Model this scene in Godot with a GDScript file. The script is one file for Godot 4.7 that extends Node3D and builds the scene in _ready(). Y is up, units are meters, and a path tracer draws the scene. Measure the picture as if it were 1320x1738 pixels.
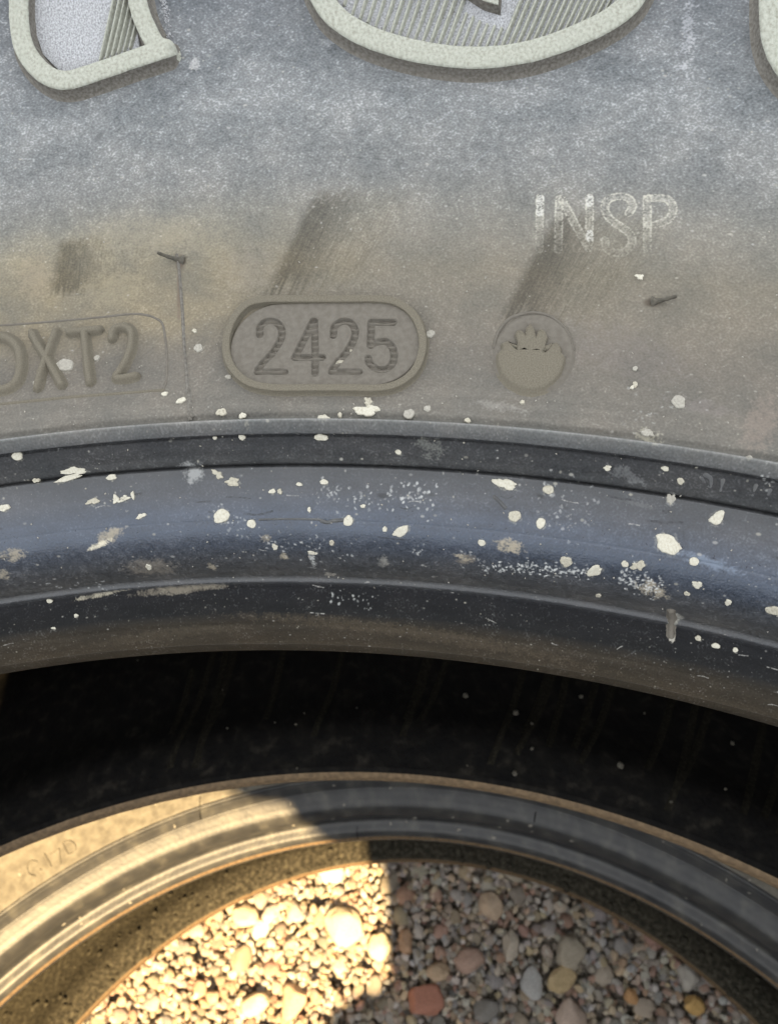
extends Node3D
# A stack of two tyres on pea gravel, seen close up.  Units are metres; the axis of the stack is the y axis and
# y = 0 is the upper bead toe of the top tyre.  "th" is the angle round the axis in degrees (0 = -z), "s" the length in
# millimetres along the outside of a tyre from its upper bead toe outward.

const GAP_A := 0.1003        # between the bead toes of the top tyre
const GAP_B := 0.1040        # the same of the lower tyre
const RISE := 0.0635         # how far a sidewall bulges beyond its bead toe
const LOWER_Y := -0.2274     # upper bead toe of the lower tyre
const GROUND_Y := -0.4050

const TH0 := -6.0            # the part of the top tyre's face that has its own texture
const TH_SPAN := 44.0
const S_SPAN := 102.4
const TW := 2048
const THT := 1280
const MM_DEG := 4.19         # millimetres per degree at the date code

# outside of a tyre from the upper toe to the widest bulge: radius, height (mm)
const BASE := [210.0, 0.0, 212.5, 3.0, 216.5, 4.5, 217.5, 9.9, 219.5, 14.0, 222.5, 15.9, 226.0, 18.2, 228.5, 21.2, 229.7, 22.3,
	239.0, 23.0, 247.0, 24.7, 258.0, 28.8, 270.0, 34.3, 283.0, 40.2, 300.0, 51.0, 315.0, 59.5, 330.0, 63.5]

var base_p := PackedVector2Array()   # dense profile (metres)
var base_s := PackedFloat32Array()   # its length (mm)
var rng := RandomNumberGenerator.new()
var mats := {}
var grain: Texture2D
var liner_low := PackedVector2Array()


func _ready():
	rng.seed = 20425
	make_camera()
	make_sky_and_sun()
	dense_profile()
	make_materials()
	make_ground()
	make_lower_tyre()
	make_upper_tyre()
	make_gravel()
	make_shade_post()


# ------------------------------------------------------------------ camera and light
func make_camera():
	var cam := Camera3D.new()
	cam.name = "camera"
	var b := Basis(Vector3(0.981072, -0.094587, 0.168971), Vector3(0.193644, 0.479214, -0.856070), Vector3(-0.000000, 0.872586, 0.488460))
	cam.transform = Transform3D(b.orthonormalized(), Vector3(0.061000, 0.095500, -0.168100))
	var at := CameraAttributesPhysical.new()
	at.frustum_focal_length = 18.2316
	at.frustum_focus_distance = 0.098
	at.frustum_near = 0.005
	at.frustum_far = 3000.0
	at.exposure_aperture = 34.0
	cam.attributes = at
	cam.fov = 66.7147
	cam.near = 0.005
	cam.far = 3000.0
	cam.current = true
	add_child(cam)


func make_sky_and_sun():
	var we := WorldEnvironment.new()
	we.name = "world_environment"
	var e := Environment.new()
	e.background_mode = Environment.BG_SKY
	var sky := Sky.new()
	var sm := ProceduralSkyMaterial.new()
	sm.sky_top_color = Color(0.735, 0.747, 0.757)
	sm.sky_horizon_color = Color(0.82, 0.885, 0.955)
	sm.sky_curve = 0.16
	sm.ground_bottom_color = Color(0.42, 0.38, 0.33)
	sm.ground_horizon_color = Color(0.62, 0.60, 0.57)
	sm.sky_energy_multiplier = 0.95
	sky.sky_material = sm
	e.sky = sky
	e.tonemap_mode = Environment.TONE_MAPPER_LINEAR
	e.tonemap_exposure = 6.2
	e.sdfgi_enabled = true
	e.ssao_enabled = true
	e.ssil_enabled = true
	we.environment = e
	add_child(we)
	var sun := DirectionalLight3D.new()
	sun.name = "sun"
	sun.rotation_degrees = Vector3(-55, 0, 0)
	sun.light_color = Color(1.0, 0.86, 0.63)
	sun.light_energy = 1.25
	sun.light_angular_distance = 0.3
	sun.shadow_enabled = true
	add_child(sun)


# ------------------------------------------------------------------ helpers
func tag(o: Node, label := "", category := "", group := "", kind := ""):
	if label: o.set_meta("label", label)
	if category: o.set_meta("category", category)
	if group: o.set_meta("group", group)
	if kind: o.set_meta("kind", kind)
	return o


func put(called: String, mesh: Mesh, m: Material, parent: Node) -> MeshInstance3D:
	var o := MeshInstance3D.new()
	o.name = called
	o.mesh = mesh
	if m: o.material_override = m
	parent.add_child(o, true)
	return o


func lin(r: float, g: float, b: float) -> Color:
	return Color(r, g, b).linear_to_srgb()


func noise(seed_: int, freq: float, oct := 4, kind := FastNoiseLite.TYPE_SIMPLEX_SMOOTH) -> FastNoiseLite:
	var n := FastNoiseLite.new()
	n.seed = seed_
	n.frequency = freq
	n.noise_type = kind
	n.fractal_octaves = oct
	return n


func ramp_texture(n: FastNoiseLite, size: int, cols: Array, offs: Array) -> NoiseTexture2D:
	var t := NoiseTexture2D.new()
	t.width = size
	t.height = size
	t.seamless = true
	t.noise = n
	if cols.size():
		var g := Gradient.new()
		g.offsets = PackedFloat32Array(offs)
		g.colors = PackedColorArray(cols)
		t.color_ramp = g
	return t


func plain(tex: Texture2D, rough: float, k: float, bump: float) -> StandardMaterial3D:
	var m := StandardMaterial3D.new()
	m.albedo_texture = tex
	m.roughness = rough
	m.uv1_triplanar = true
	m.uv1_scale = Vector3(k, k, k)
	if bump != 0.0:
		m.heightmap_enabled = true
		m.heightmap_texture = grain
		m.heightmap_scale = bump
	return m


func make_materials():
	grain = ramp_texture(noise(5, 0.06, 5), 512, [], [])
	# dark rubber: inside of the tyres
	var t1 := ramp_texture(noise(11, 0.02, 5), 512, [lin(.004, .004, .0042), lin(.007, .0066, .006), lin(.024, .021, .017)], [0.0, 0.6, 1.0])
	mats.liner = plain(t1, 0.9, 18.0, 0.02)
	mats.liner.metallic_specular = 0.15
	var t1b := ramp_texture(noise(12, 0.03, 5), 512, [lin(.022, .020, .0155), lin(.040, .036, .027), lin(.10, .09, .066)], [0.2, 0.55, 1.0])
	mats.dirty_liner = plain(t1b, 0.9, 22.0, 0.05)
	mats.dirty_liner.metallic_specular = 0.2
	mats.rib = plain(t1b, 0.9, 60.0, 0.0)
	mats.rib.albedo_color = lin(.3, .3, .3)
	mats.rib.metallic_specular = 0.15
	var t1c := ramp_texture(noise(29, 0.05, 4), 512, [lin(.030, .027, .020), lin(.055, .048, .036), lin(.09, .08, .06)], [0.2, 0.55, 1.0])
	mats.dirt = plain(t1c, 0.9, 60.0, 0.0)
	# lower tyre: dusty sidewall and cleaner, glossier bead
	var t2 := ramp_texture(noise(13, 0.02, 5), 512, [lin(.082, .074, .060), lin(.118, .108, .088), lin(.165, .152, .125)], [0.2, 0.55, 1.0])
	mats.dusty = plain(t2, 0.8, 20.0, 0.01)
	var t3 := ramp_texture(noise(14, 0.015, 5), 512, [lin(.020, .0205, .022), lin(.034, .034, .034), lin(.095, .09, .075)], [0.2, 0.58, 1.0])
	mats.bead_b = plain(t3, 0.46, 14.0, 0.008)
	mats.bead_b.metallic_specular = 0.45
	var t4 := ramp_texture(noise(15, 0.03, 4), 512, [lin(.07, .045, .023), lin(.12, .078, .040), lin(.17, .12, .068)], [0.2, 0.55, 1.0])
	mats.toe = plain(t4, 0.8, 40.0, 0.01)
	var t5 := ramp_texture(noise(16, 0.03, 4), 512, [lin(.03, .03, .031), lin(.05, .05, .05), lin(.09, .085, .075)], [0.2, 0.55, 1.0])
	mats.rubber = plain(t5, 0.7, 25.0, 0.02)
	# raised marks of the sidewall
	grain = ramp_texture(noise(6, 0.12, 4), 512, [], [])
	var t6 := ramp_texture(noise(17, 0.13, 4), 512, [lin(.076, .066, .049), lin(.098, .086, .065), lin(.128, .114, .088)], [0.15, 0.5, 1.0])
	mats.mark = plain(t6, 0.8, 60.0, 0.004)
	mats.mark.metallic_specular = 0.3
	var t7 := ramp_texture(noise(18, 0.06, 6), 512, [lin(.155, .147, .118), lin(.235, .237, .20), lin(.31, .31, .268)], [0.05, 0.45, 0.95])
	mats.letter = plain(t7, 0.85, 60.0, 0.007)
	mats.letter.metallic_specular = 0.3
	var t7b := ramp_texture(noise(28, 0.06, 5), 512, [lin(.070, .063, .053), lin(.105, .096, .083), lin(.15, .14, .125)], [0.2, 0.5, 0.9])
	mats.letter_wall = plain(t7b, 0.85, 60.0, 0.006)
	mats.letter_wall.metallic_specular = 0.25
	var t8 := ramp_texture(noise(19, 0.10, 5), 512, [lin(.11, .11, .112), lin(.24, .24, .245), lin(.36, .36, .365)], [0.15, 0.5, 0.9])
	mats.letter_floor = plain(t8, 0.85, 60.0, 0.008)
	mats.letter_floor.metallic_specular = 0.3
	var t9 := ramp_texture(noise(20, 0.06, 4), 512, [lin(.25, .228, .18), lin(.35, .328, .27), lin(.41, .39, .33)], [0.1, 0.45, 1.0])
	mats.splat = plain(t9, 0.9, 90.0, 0.004)
	mats.splat.metallic_specular = 0.25
	var t9b := ramp_texture(noise(27, 0.05, 4), 512, [lin(.19, .172, .135), lin(.29, .268, .215), lin(.36, .335, .275)], [0.1, 0.45, 1.0])
	mats.splat_b = plain(t9b, 0.9, 110.0, 0.006)
	mats.splat_b.metallic_specular = 0.25
	var ta := ramp_texture(noise(21, 0.05, 4), 512, [lin(.17, .16, .135), lin(.23, .215, .185), lin(.28, .265, .23)], [0.1, 0.5, 1.0])
	mats.faint_splat = plain(ta, 0.9, 90.0, 0.004)
	mats.faint_splat.metallic_specular = 0.25
	var tb := ramp_texture(noise(22, 0.04, 5), 512, [lin(.082, .072, .059), lin(.095, .0845, .070), lin(.112, .10, .084)], [0.2, 0.55, 1.0])
	mats.panel = plain(tb, 0.75, 50.0, 0.004)
	mats.panel.metallic_specular = 0.3
	# gravel: the copies carry the colour, the texture the grain
	var tc := ramp_texture(noise(23, 0.03, 5), 512, [Color(.76, .74, .72), Color(.92, .91, .89), Color(1, 1, 1)], [0.15, 0.5, 0.85])
	mats.stone = plain(tc, 0.75, 60.0, 0.04)
	mats.stone.vertex_color_use_as_albedo = true
	var td := ramp_texture(noise(24, 0.02, 6), 1024, [lin(.16, .13, .10), lin(.32, .27, .215), lin(.45, .39, .32)], [0.2, 0.5, 0.85])
	mats.soil = plain(td, 0.95, 5.0, 0.6)
	var te := ramp_texture(noise(25, 0.015, 5), 512, [lin(.12, .09, .06), lin(.22, .17, .115), lin(.30, .25, .18)], [0.2, 0.5, 0.9])
	mats.timber = plain(te, 0.85, 3.0, 0.1)
	mats.timber.uv1_scale = Vector3(9, 0.9, 9)


func dense_profile():
	var n := BASE.size() / 2
	var p: Array[Vector2] = []
	for i in n:
		p.append(Vector2(BASE[2 * i], BASE[2 * i + 1]))
	for i in n - 1:
		var a: Vector2 = p[maxi(i - 1, 0)]
		var b: Vector2 = p[i]
		var c: Vector2 = p[i + 1]
		var d: Vector2 = p[mini(i + 2, n - 1)]
		var l := (c - b).length()
		var m0: Vector2 = (c - a).normalized() * l if i > 0 else c - b
		var m1: Vector2 = (d - b).normalized() * l if i + 2 < n else c - b
		for k in 12:
			var t := k / 12.0
			base_p.append((2 * t * t * t - 3 * t * t + 1) * b + (t * t * t - 2 * t * t + t) * m0 + (-2 * t * t * t + 3 * t * t) * c + (t * t * t - t * t) * m1)
	base_p.append(p[n - 1])
	base_s.append(0.0)
	for i in base_p.size() - 1:
		base_s.append(base_s[i] + base_p[i].distance_to(base_p[i + 1]))
	for i in base_p.size():
		base_p[i] = base_p[i] * 0.001


func prof(s: float) -> Vector2:
	if s <= 0.0:
		return base_p[0] + (base_p[1] - base_p[0]).normalized() * s * 0.001
	var i := clampi(base_s.bsearch(s) - 1, 0, base_s.size() - 2)
	var k := (s - base_s[i]) / (base_s[i + 1] - base_s[i])
	return base_p[i].lerp(base_p[i + 1], k)


func prof_n(s: float) -> Vector2:          # outward normal of the profile
	var t := (prof(s + 0.6) - prof(s - 0.6)).normalized()
	return Vector2(-t.y, t.x)


func bump1(s: float, at: float, w: float) -> float:
	var d := (s - at) / w
	return exp(-d * d)


func relief(s: float) -> float:            # ribs, lip and creases that run round the tyre (mm)
	var h := 0.0
	h += 0.20 * bump1(s, 8.8, 0.36) - 0.18 * bump1(s, 8.1, 0.25) - 0.06 * bump1(s, 9.6, 0.3)
	h += 0.10 * bump1(s, 4.2, 0.8) - 0.10 * bump1(s, 2.9, 0.35)
	h -= 0.09 * bump1(s, 19.6, 0.13)
	h -= 0.65 * bump1(s, 26.2, 0.15)
	h += 0.12 * bump1(s, 26.9, 0.4)
	h += 0.10 * bump1(s, 28.1, 0.7)
	# the lip: a step of half a millimetre with a sharp upper edge
	var up := smoothstep(30.0, 30.25, s)
	var down := 1.0 - smoothstep(31.75, 31.95, s)
	h += 0.50 * up * down - 0.30 * bump1(s, 29.9, 0.13) - 0.34 * bump1(s, 32.35, 0.32) + 0.16 * bump1(s, 31.65, 0.12)
	return h


func surf(th: float, s: float, h := 0.0, y0 := 0.0) -> Vector3:     # a point h mm above the skin of a tyre
	var p := prof(s)
	if h != 0.0:
		p += prof_n(s) * h * 0.001
	var a := deg_to_rad(th)
	return Vector3(p.x * sin(a), p.y + y0, -p.x * cos(a))


func surf_n(th: float, s: float) -> Vector3:
	var n := prof_n(s)
	var a := deg_to_rad(th)
	return Vector3(n.x * sin(a), n.y, -n.x * cos(a))


# a ring swept round the axis; the profile runs so that (round, along the profile) gives the outward normal
func sweep(p: PackedVector2Array, ths: PackedFloat32Array, y0: float, vs := PackedFloat32Array()) -> ArrayMesh:
	var n := p.size()
	var m := ths.size()
	var V := PackedVector3Array()
	var N := PackedVector3Array()
	var UV := PackedVector2Array()
	var I := PackedInt32Array()
	V.resize(n * m)
	N.resize(n * m)
	UV.resize(n * m)
	I.resize((n - 1) * (m - 1) * 6)
	var pn := PackedVector2Array()
	for j in n:
		var t := p[mini(j + 1, n - 1)] - p[maxi(j - 1, 0)]
		pn.append(Vector2(-t.y, t.x).normalized())
	for i in m:
		var a := deg_to_rad(ths[i])
		var sa := sin(a)
		var ca := cos(a)
		var u := (ths[i] - TH0) / TH_SPAN
		for j in n:
			var k := i * n + j
			V[k] = Vector3(p[j].x * sa, p[j].y + y0, -p[j].x * ca)
			N[k] = Vector3(pn[j].x * sa, pn[j].y, -pn[j].x * ca)
			UV[k] = Vector2(u, vs[j] / S_SPAN if vs.size() else float(j) / n)
	var q := 0
	for i in m - 1:
		for j in n - 1:
			var k := i * n + j
			I[q] = k; I[q + 1] = k + 1; I[q + 2] = k + n
			I[q + 3] = k + n; I[q + 4] = k + 1; I[q + 5] = k + n + 1
			q += 6
	return mesh_of(V, N, UV, I)


func mesh_of(V, N, UV, I) -> ArrayMesh:
	var ar := []
	ar.resize(Mesh.ARRAY_MAX)
	ar[Mesh.ARRAY_VERTEX] = V
	if N != null: ar[Mesh.ARRAY_NORMAL] = N
	if UV != null: ar[Mesh.ARRAY_TEX_UV] = UV
	ar[Mesh.ARRAY_INDEX] = I
	var am := ArrayMesh.new()
	am.add_surface_from_arrays(Mesh.PRIMITIVE_TRIANGLES, ar)
	return am


func angles(from: float, to: float, fine: float, coarse: float) -> PackedFloat32Array:
	var a := PackedFloat32Array()
	var t := from
	while t < to - 1e-4:
		a.append(t)
		t += fine
	t = to
	while t < from + 360.0 - 1e-4:
		a.append(t)
		t += coarse
	a.append(from + 360.0)
	return a


func outside(s0: float, s1: float, step: float, ribs := 1.0) -> Array:     # [points, s] of the outside with its ribs
	var p := PackedVector2Array()
	var vs := PackedFloat32Array()
	var n := maxi(2, int(ceil((s1 - s0) / step)))
	for i in n + 1:
		var s := lerpf(s0, s1, float(i) / n)
		p.append(prof(s) + prof_n(s) * relief(s) * 0.001 * ribs)
		vs.append(s)
	return [p, vs]


func mirrored(p: PackedVector2Array, gap: float) -> PackedVector2Array:
	var q := PackedVector2Array()
	for i in range(p.size() - 1, -1, -1):
		q.append(Vector2(p[i].x, -gap - p[i].y))
	return q


func smooth_open(c: Array, steps := 8) -> PackedVector2Array:
	var out := PackedVector2Array()
	for i in c.size() - 1:
		var a: Vector2 = c[maxi(i - 1, 0)]
		var d: Vector2 = c[mini(i + 2, c.size() - 1)]
		for k in steps:
			out.append((c[i] as Vector2).cubic_interpolate(c[i + 1], a, d, float(k) / steps))
	out.append(c[c.size() - 1])
	return out


# bead, sidewalls, tread, liner of a tyre; y0 is where its upper toe lies in its own node
func tyre_body(t: Node3D, y0: float, gap: float, ths: PackedFloat32Array, step: float, skin: Material, bead: Material, seat: Material, liner: Material, toe_s: float, low_toe: Material, ribs := 1.0):
	var b: Array = outside(toe_s, 26.2, step, ribs)
	if seat != bead:
		var c: Array = outside(0.0, 8.2, step, ribs)
		put("bead_seat", sweep(c[0], ths, y0, c[1]), seat, t)
		b = outside(8.2, 26.2, step, ribs)
	put("bead", sweep(b[0], ths, y0, b[1]), bead, t)
	if toe_s > 0.0:
		var e: Array = outside(0.0, toe_s, step, ribs)
		put("bead_toe", sweep(e[0], ths, y0, e[1]), mats.toe, t)
	var g: Array = outside(26.2, 32.3, step, ribs)
	put("rim_rib", sweep(g[0], ths, y0, g[1]), seat, t)
	var w: Array = outside(32.3, 92.0, step * 2.0, ribs)
	var far: Array = outside(92.0, 141.4, 3.0)
	var wp: PackedVector2Array = w[0]
	var ws: PackedFloat32Array = w[1]
	wp.append_array((far[0] as PackedVector2Array).slice(1))
	ws.append_array((far[1] as PackedFloat32Array).slice(1))
	put("sidewall", sweep(wp, ths, y0, ws), skin, t)
	# tread: shoulders and three grooves
	var mid := -gap / 2.0
	var half := gap / 2.0 + RISE
	var tr: Array = [Vector2(0.330, mid + half), Vector2(0.348, mid + half - 0.006), Vector2(0.362, mid + half - 0.022), Vector2(0.370, mid + half - 0.038), Vector2(0.3735, mid + half - 0.05)]
	var tp := smooth_open(tr)
	for y in [0.034, 0.0, -0.034]:
		for d in [[0.3745, 0.006], [0.366, 0.005], [0.366, -0.005], [0.3745, -0.006]]:
			tp.append(Vector2(d[0], mid + y + d[1]))
	tp.append_array(mirrored(smooth_open(tr), gap))
	var coarse := angles(ths[0], ths[0], 3.0, 3.0)
	put("tread", sweep(tp, coarse, y0), mats.rubber, t)
	# lower sidewall and bead, mirrored
	var lo: Array = outside(0.0, 141.4, 2.0, 0.0)
	put("sidewall", sweep(mirrored(lo[0], gap), coarse, y0), mats.rubber, t)
	# inside, from the lower toe round to the upper toe
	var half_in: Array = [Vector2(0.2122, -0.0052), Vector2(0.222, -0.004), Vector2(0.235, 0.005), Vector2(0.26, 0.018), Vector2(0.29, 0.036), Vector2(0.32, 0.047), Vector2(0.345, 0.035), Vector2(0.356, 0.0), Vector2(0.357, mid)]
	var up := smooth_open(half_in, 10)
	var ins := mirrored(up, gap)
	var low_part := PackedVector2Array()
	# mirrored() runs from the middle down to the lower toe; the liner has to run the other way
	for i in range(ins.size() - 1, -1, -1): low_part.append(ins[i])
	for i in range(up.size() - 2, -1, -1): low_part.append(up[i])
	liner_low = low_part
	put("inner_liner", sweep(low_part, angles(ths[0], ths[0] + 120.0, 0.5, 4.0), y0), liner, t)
	# rounded toes
	var tu := smooth_open([Vector2(0.2122, -0.0052), Vector2(0.2104, -0.0036), Vector2(0.2098, -0.0016), Vector2(0.210, 0.0)], 5)
	var tv := PackedFloat32Array()
	tv.resize(tu.size())
	for i in tv.size(): tv[i] = 2.6 * (1.0 - float(i) / tv.size())
	put("bead_toe", sweep(tu, ths, y0, tv), seat, t)
	var tl := mirrored(tu, gap)
	put("bead_toe", sweep(tl.slice(0, 13), ths, y0), low_toe, t)
	put("bead_toe", sweep(tl.slice(12), ths, y0), liner, t)


# ------------------------------------------------------------------ marks that stand on a tyre's skin
func smooth_path(flat: Array, closed := false, sub := 5) -> PackedVector2Array:
	var n := flat.size() / 2
	var out := PackedVector2Array()
	var p: Array[Vector2] = []
	for i in n: p.append(Vector2(flat[2 * i], flat[2 * i + 1]))
	for i in (n if closed else n - 1):
		var a: Vector2 = p[(i - 1 + n) % n] if closed else p[maxi(i - 1, 0)]
		var b: Vector2 = p[i]
		var c: Vector2 = p[(i + 1) % n]
		var d: Vector2 = p[(i + 2) % n] if closed else p[mini(i + 2, n - 1)]
		for k in sub:
			out.append(b.cubic_interpolate(c, a, d, float(k) / sub))
	if not closed: out.append(p[n - 1])
	return out


func straight_path(flat: Array) -> PackedVector2Array:
	var out := PackedVector2Array()
	for i in flat.size() / 2: out.append(Vector2(flat[2 * i], flat[2 * i + 1]))
	return out


# a raised band along a path on the skin; shape = [offset across (of half width), height (of height)] pairs
const ROUND := [-1.5, -0.05, -1.15, 0.06, -0.9, 0.45, -0.6, 0.85, -0.25, 1.0, 0.25, 1.0, 0.6, 0.85, 0.9, 0.45, 1.15, 0.06, 1.5, -0.05]
const FLAT := [-1.75, -0.05, -1.32, 0.05, -1.12, 0.5, -1.0, 0.9, -0.93, 1.0, -0.5, 1.03, 0.0, 1.0, 0.5, 1.03, 0.93, 1.0, 1.0, 0.9, 1.12, 0.5, 1.32, 0.05, 1.75, -0.05]

const FACE := [-1.03, 0.84, -0.99, 0.90, -0.91, 0.955, -0.75, 0.99, -0.4, 1.01, 0.0, 1.015, 0.4, 1.01, 0.75, 0.99, 0.91, 0.955, 0.99, 0.90, 1.03, 0.84]

func band(st: SurfaceTool, path: PackedVector2Array, w: float, h: float, shape: Array, closed := false, y0 := 0.0, widths := PackedFloat32Array(), wob := 0.0, lift := 0.0):
	var n := path.size()
	var m := shape.size() / 2
	var rows: Array[PackedVector3Array] = []
	var P := PackedVector3Array()
	for q in path: P.append(surf(q.x, q.y, lift, y0))
	for i in n:
		var t := (P[(i + 1) % n] - P[(i - 1 + n) % n]) if closed else (P[mini(i + 1, n - 1)] - P[maxi(i - 1, 0)])
		var nn := surf_n(path[i].x, path[i].y)
		var side := nn.cross(t.normalized()).normalized()
		var ww := w * (widths[i] if widths.size() else 1.0) * (1.0 + wob * rng.randf_range(-1, 1)) * 0.001
		var hh := h * (1.0 + wob * rng.randf_range(-1, 1)) * 0.001
		var row := PackedVector3Array()
		for j in m: row.append(P[i] + side * (shape[2 * j] * ww) + nn * (shape[2 * j + 1] * hh))
		rows.append(row)
	if not closed:      # rounded ends: the band narrows and sinks over half its width
		for e in 2:
			var i0 := 0 if e == 0 else n - 1
			var i1 := 1 if e == 0 else n - 2
			var dir := (P[i0] - P[i1]).normalized()
			var nn := surf_n(path[i0].x, path[i0].y)
			var more: Array[PackedVector3Array] = []
			var last: PackedVector3Array = rows[0] if e == 0 else rows[rows.size() - 1]
			for f in [0.35, 0.7, 0.95, 1.25]:
				var row := PackedVector3Array()
				var c := sqrt(maxf(0.0, 1.0 - minf(f, 0.97) ** 2))
				for v in last:
					var d := v - P[i0]
					var up := d.dot(nn)
					var flat := d - nn * up
					row.append(P[i0] + flat * c + dir * (w * 0.001 * f) + nn * (up * (c if f < 1.0 else 0.0) - (0.00006 if f > 1.0 else 0.0)))
				more.append(row)
			if e == 0:
				for r in more: rows.push_front(r)
			else:
				for r in more: rows.push_back(r)
	var cnt := rows.size()
	for i in (cnt if closed else cnt - 1):
		var a := rows[i]
		var b := rows[(i + 1) % cnt]
		for j in m - 1:
			for v in [a[j], b[j], a[j + 1], a[j + 1], b[j], b[j + 1]]: st.add_vertex(v)


func shape_begin(group := 0) -> SurfaceTool:
	var st := SurfaceTool.new()
	st.begin(Mesh.PRIMITIVE_TRIANGLES)
	st.set_smooth_group(group)
	return st


func done(st: SurfaceTool, outward: Vector3) -> ArrayMesh:       # indexes, smooths and turns the faces outward
	st.index()
	var ar := st.commit_to_arrays()
	var V: PackedVector3Array = ar[Mesh.ARRAY_VERTEX]
	var I: PackedInt32Array = ar[Mesh.ARRAY_INDEX]
	var N := PackedVector3Array()
	N.resize(V.size())
	var sum := Vector3.ZERO
	for k in range(0, I.size(), 3):
		var f := (V[I[k + 2]] - V[I[k]]).cross(V[I[k + 1]] - V[I[k]])
		sum += f
		for c in 3: N[I[k + c]] += f
	var flip := outward != Vector3.ZERO and sum.dot(outward) < 0.0
	for i in N.size():
		N[i] = N[i].normalized() * (-1.0 if flip else 1.0)
		if N[i].length() < 0.5: N[i] = outward if outward != Vector3.ZERO else Vector3.UP
	if flip:
		for k in range(0, I.size(), 3):
			var x := I[k + 1]
			I[k + 1] = I[k + 2]
			I[k + 2] = x
	return mesh_of(V, N, null, I)


# a low plate on the skin with a star-shaped outline (th, s flat list or path)
func plate(st: SurfaceTool, outline: PackedVector2Array, h: float, y0 := 0.0, rings := [1.10, -0.08, 1.03, 0.25, 0.97, 0.8, 0.88, 1.0, 0.5, 1.0], dome := 1.0, mid := Vector2(INF, 0), rough := 0.0):
	var c := mid
	if mid.x == INF:
		c = Vector2.ZERO
		for q in outline: c += q
		c /= outline.size()
	var n := outline.size()
	var rows: Array[PackedVector3Array] = []
	for r in rings.size() / 2:
		var row := PackedVector3Array()
		for q in outline:
			var p: Vector2 = c + (q - c) * rings[2 * r]
			row.append(surf(p.x, p.y, h * rings[2 * r + 1] * (1.0 + rough * rng.randf_range(-1, 1)), y0))
		rows.append(row)
	var top := surf(c.x, c.y, h * dome, y0)
	for r in rows.size():
		for i in n:
			var k := (i + 1) % n
			if r + 1 < rows.size():
				for v in [rows[r][i], rows[r][k], rows[r + 1][i], rows[r + 1][i], rows[r][k], rows[r + 1][k]]: st.add_vertex(v)
			else:
				for v in [rows[r][i], rows[r][k], top]: st.add_vertex(v)


func blot(th: float, s: float, rx: float, ry: float, turn: float, jag: float, n := 22) -> PackedVector2Array:   # an uneven round outline, radii in mm
	var out := PackedVector2Array()
	var ph := [rng.randf() * TAU, rng.randf() * TAU, rng.randf() * TAU]
	for i in n:
		var a := TAU * i / n
		var r := 1.0 + jag * (0.5 * sin(2 * a + ph[0]) + 0.35 * sin(3 * a + ph[1]) + 0.3 * sin(5 * a + ph[2]) + rng.randf_range(-0.35, 0.35))
		var v := Vector2(cos(a) * rx * r, sin(a) * ry * r).rotated(turn)
		out.append(Vector2(th + v.x / (prof(s).x * 17.4533), s + v.y))
	return out


# ------------------------------------------------------------------ the face of the top tyre: its colour, stains and dust
var FR := PackedFloat32Array()
var FG := PackedFloat32Array()
var FB := PackedFloat32Array()
var FA := PackedFloat32Array()     # roughness
var n_fine := PackedByteArray()
var n_mid := PackedByteArray()
var n_big := PackedByteArray()
var n_long := PackedByteArray()

# s (mm), base colour (linear), dust share, roughness
const ROWS := [
	0.0, 0.028, 0.022, 0.015, 0.30, 0.88,
	3.2, 0.024, 0.020, 0.015, 0.30, 0.88,
	4.6, 0.010, 0.010, 0.010, 0.30, 0.82,
	8.0, 0.010, 0.010, 0.011, 0.35, 0.75,
	8.8, 0.034, 0.034, 0.036, 0.45, 0.52,
	10.2, 0.040, 0.038, 0.036, 0.75, 0.55,
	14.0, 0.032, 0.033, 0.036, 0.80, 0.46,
	18.5, 0.023, 0.031, 0.048, 0.60, 0.36,  # bead's bluish bloom, brightened to paint its sky highlight into the colour
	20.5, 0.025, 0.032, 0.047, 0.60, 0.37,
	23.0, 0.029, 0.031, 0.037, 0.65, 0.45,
	26.2, 0.025, 0.025, 0.026, 0.60, 0.54,
	26.3, 0.032, 0.032, 0.032, 0.60, 0.70,
	30.0, 0.027, 0.027, 0.028, 0.60, 0.70,
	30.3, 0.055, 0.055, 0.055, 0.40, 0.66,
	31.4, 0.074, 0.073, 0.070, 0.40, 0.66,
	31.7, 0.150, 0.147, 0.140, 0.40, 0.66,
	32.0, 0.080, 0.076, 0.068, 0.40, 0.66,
	33.0, 0.092, 0.084, 0.072, 0.40, 0.70,
	42.0, 0.094, 0.083, 0.069, 0.45, 0.74,
	53.0, 0.112, 0.099, 0.078, 0.45, 0.78,
	60.0, 0.122, 0.115, 0.101, 0.60, 0.78,
	66.0, 0.122, 0.121, 0.117, 0.85, 0.76,
	75.0, 0.122, 0.125, 0.126, 1.0, 0.74,
	92.0, 0.082, 0.086, 0.092, 0.95, 0.72,
	110.0, 0.095, 0.098, 0.105, 0.70, 0.72]


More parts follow.
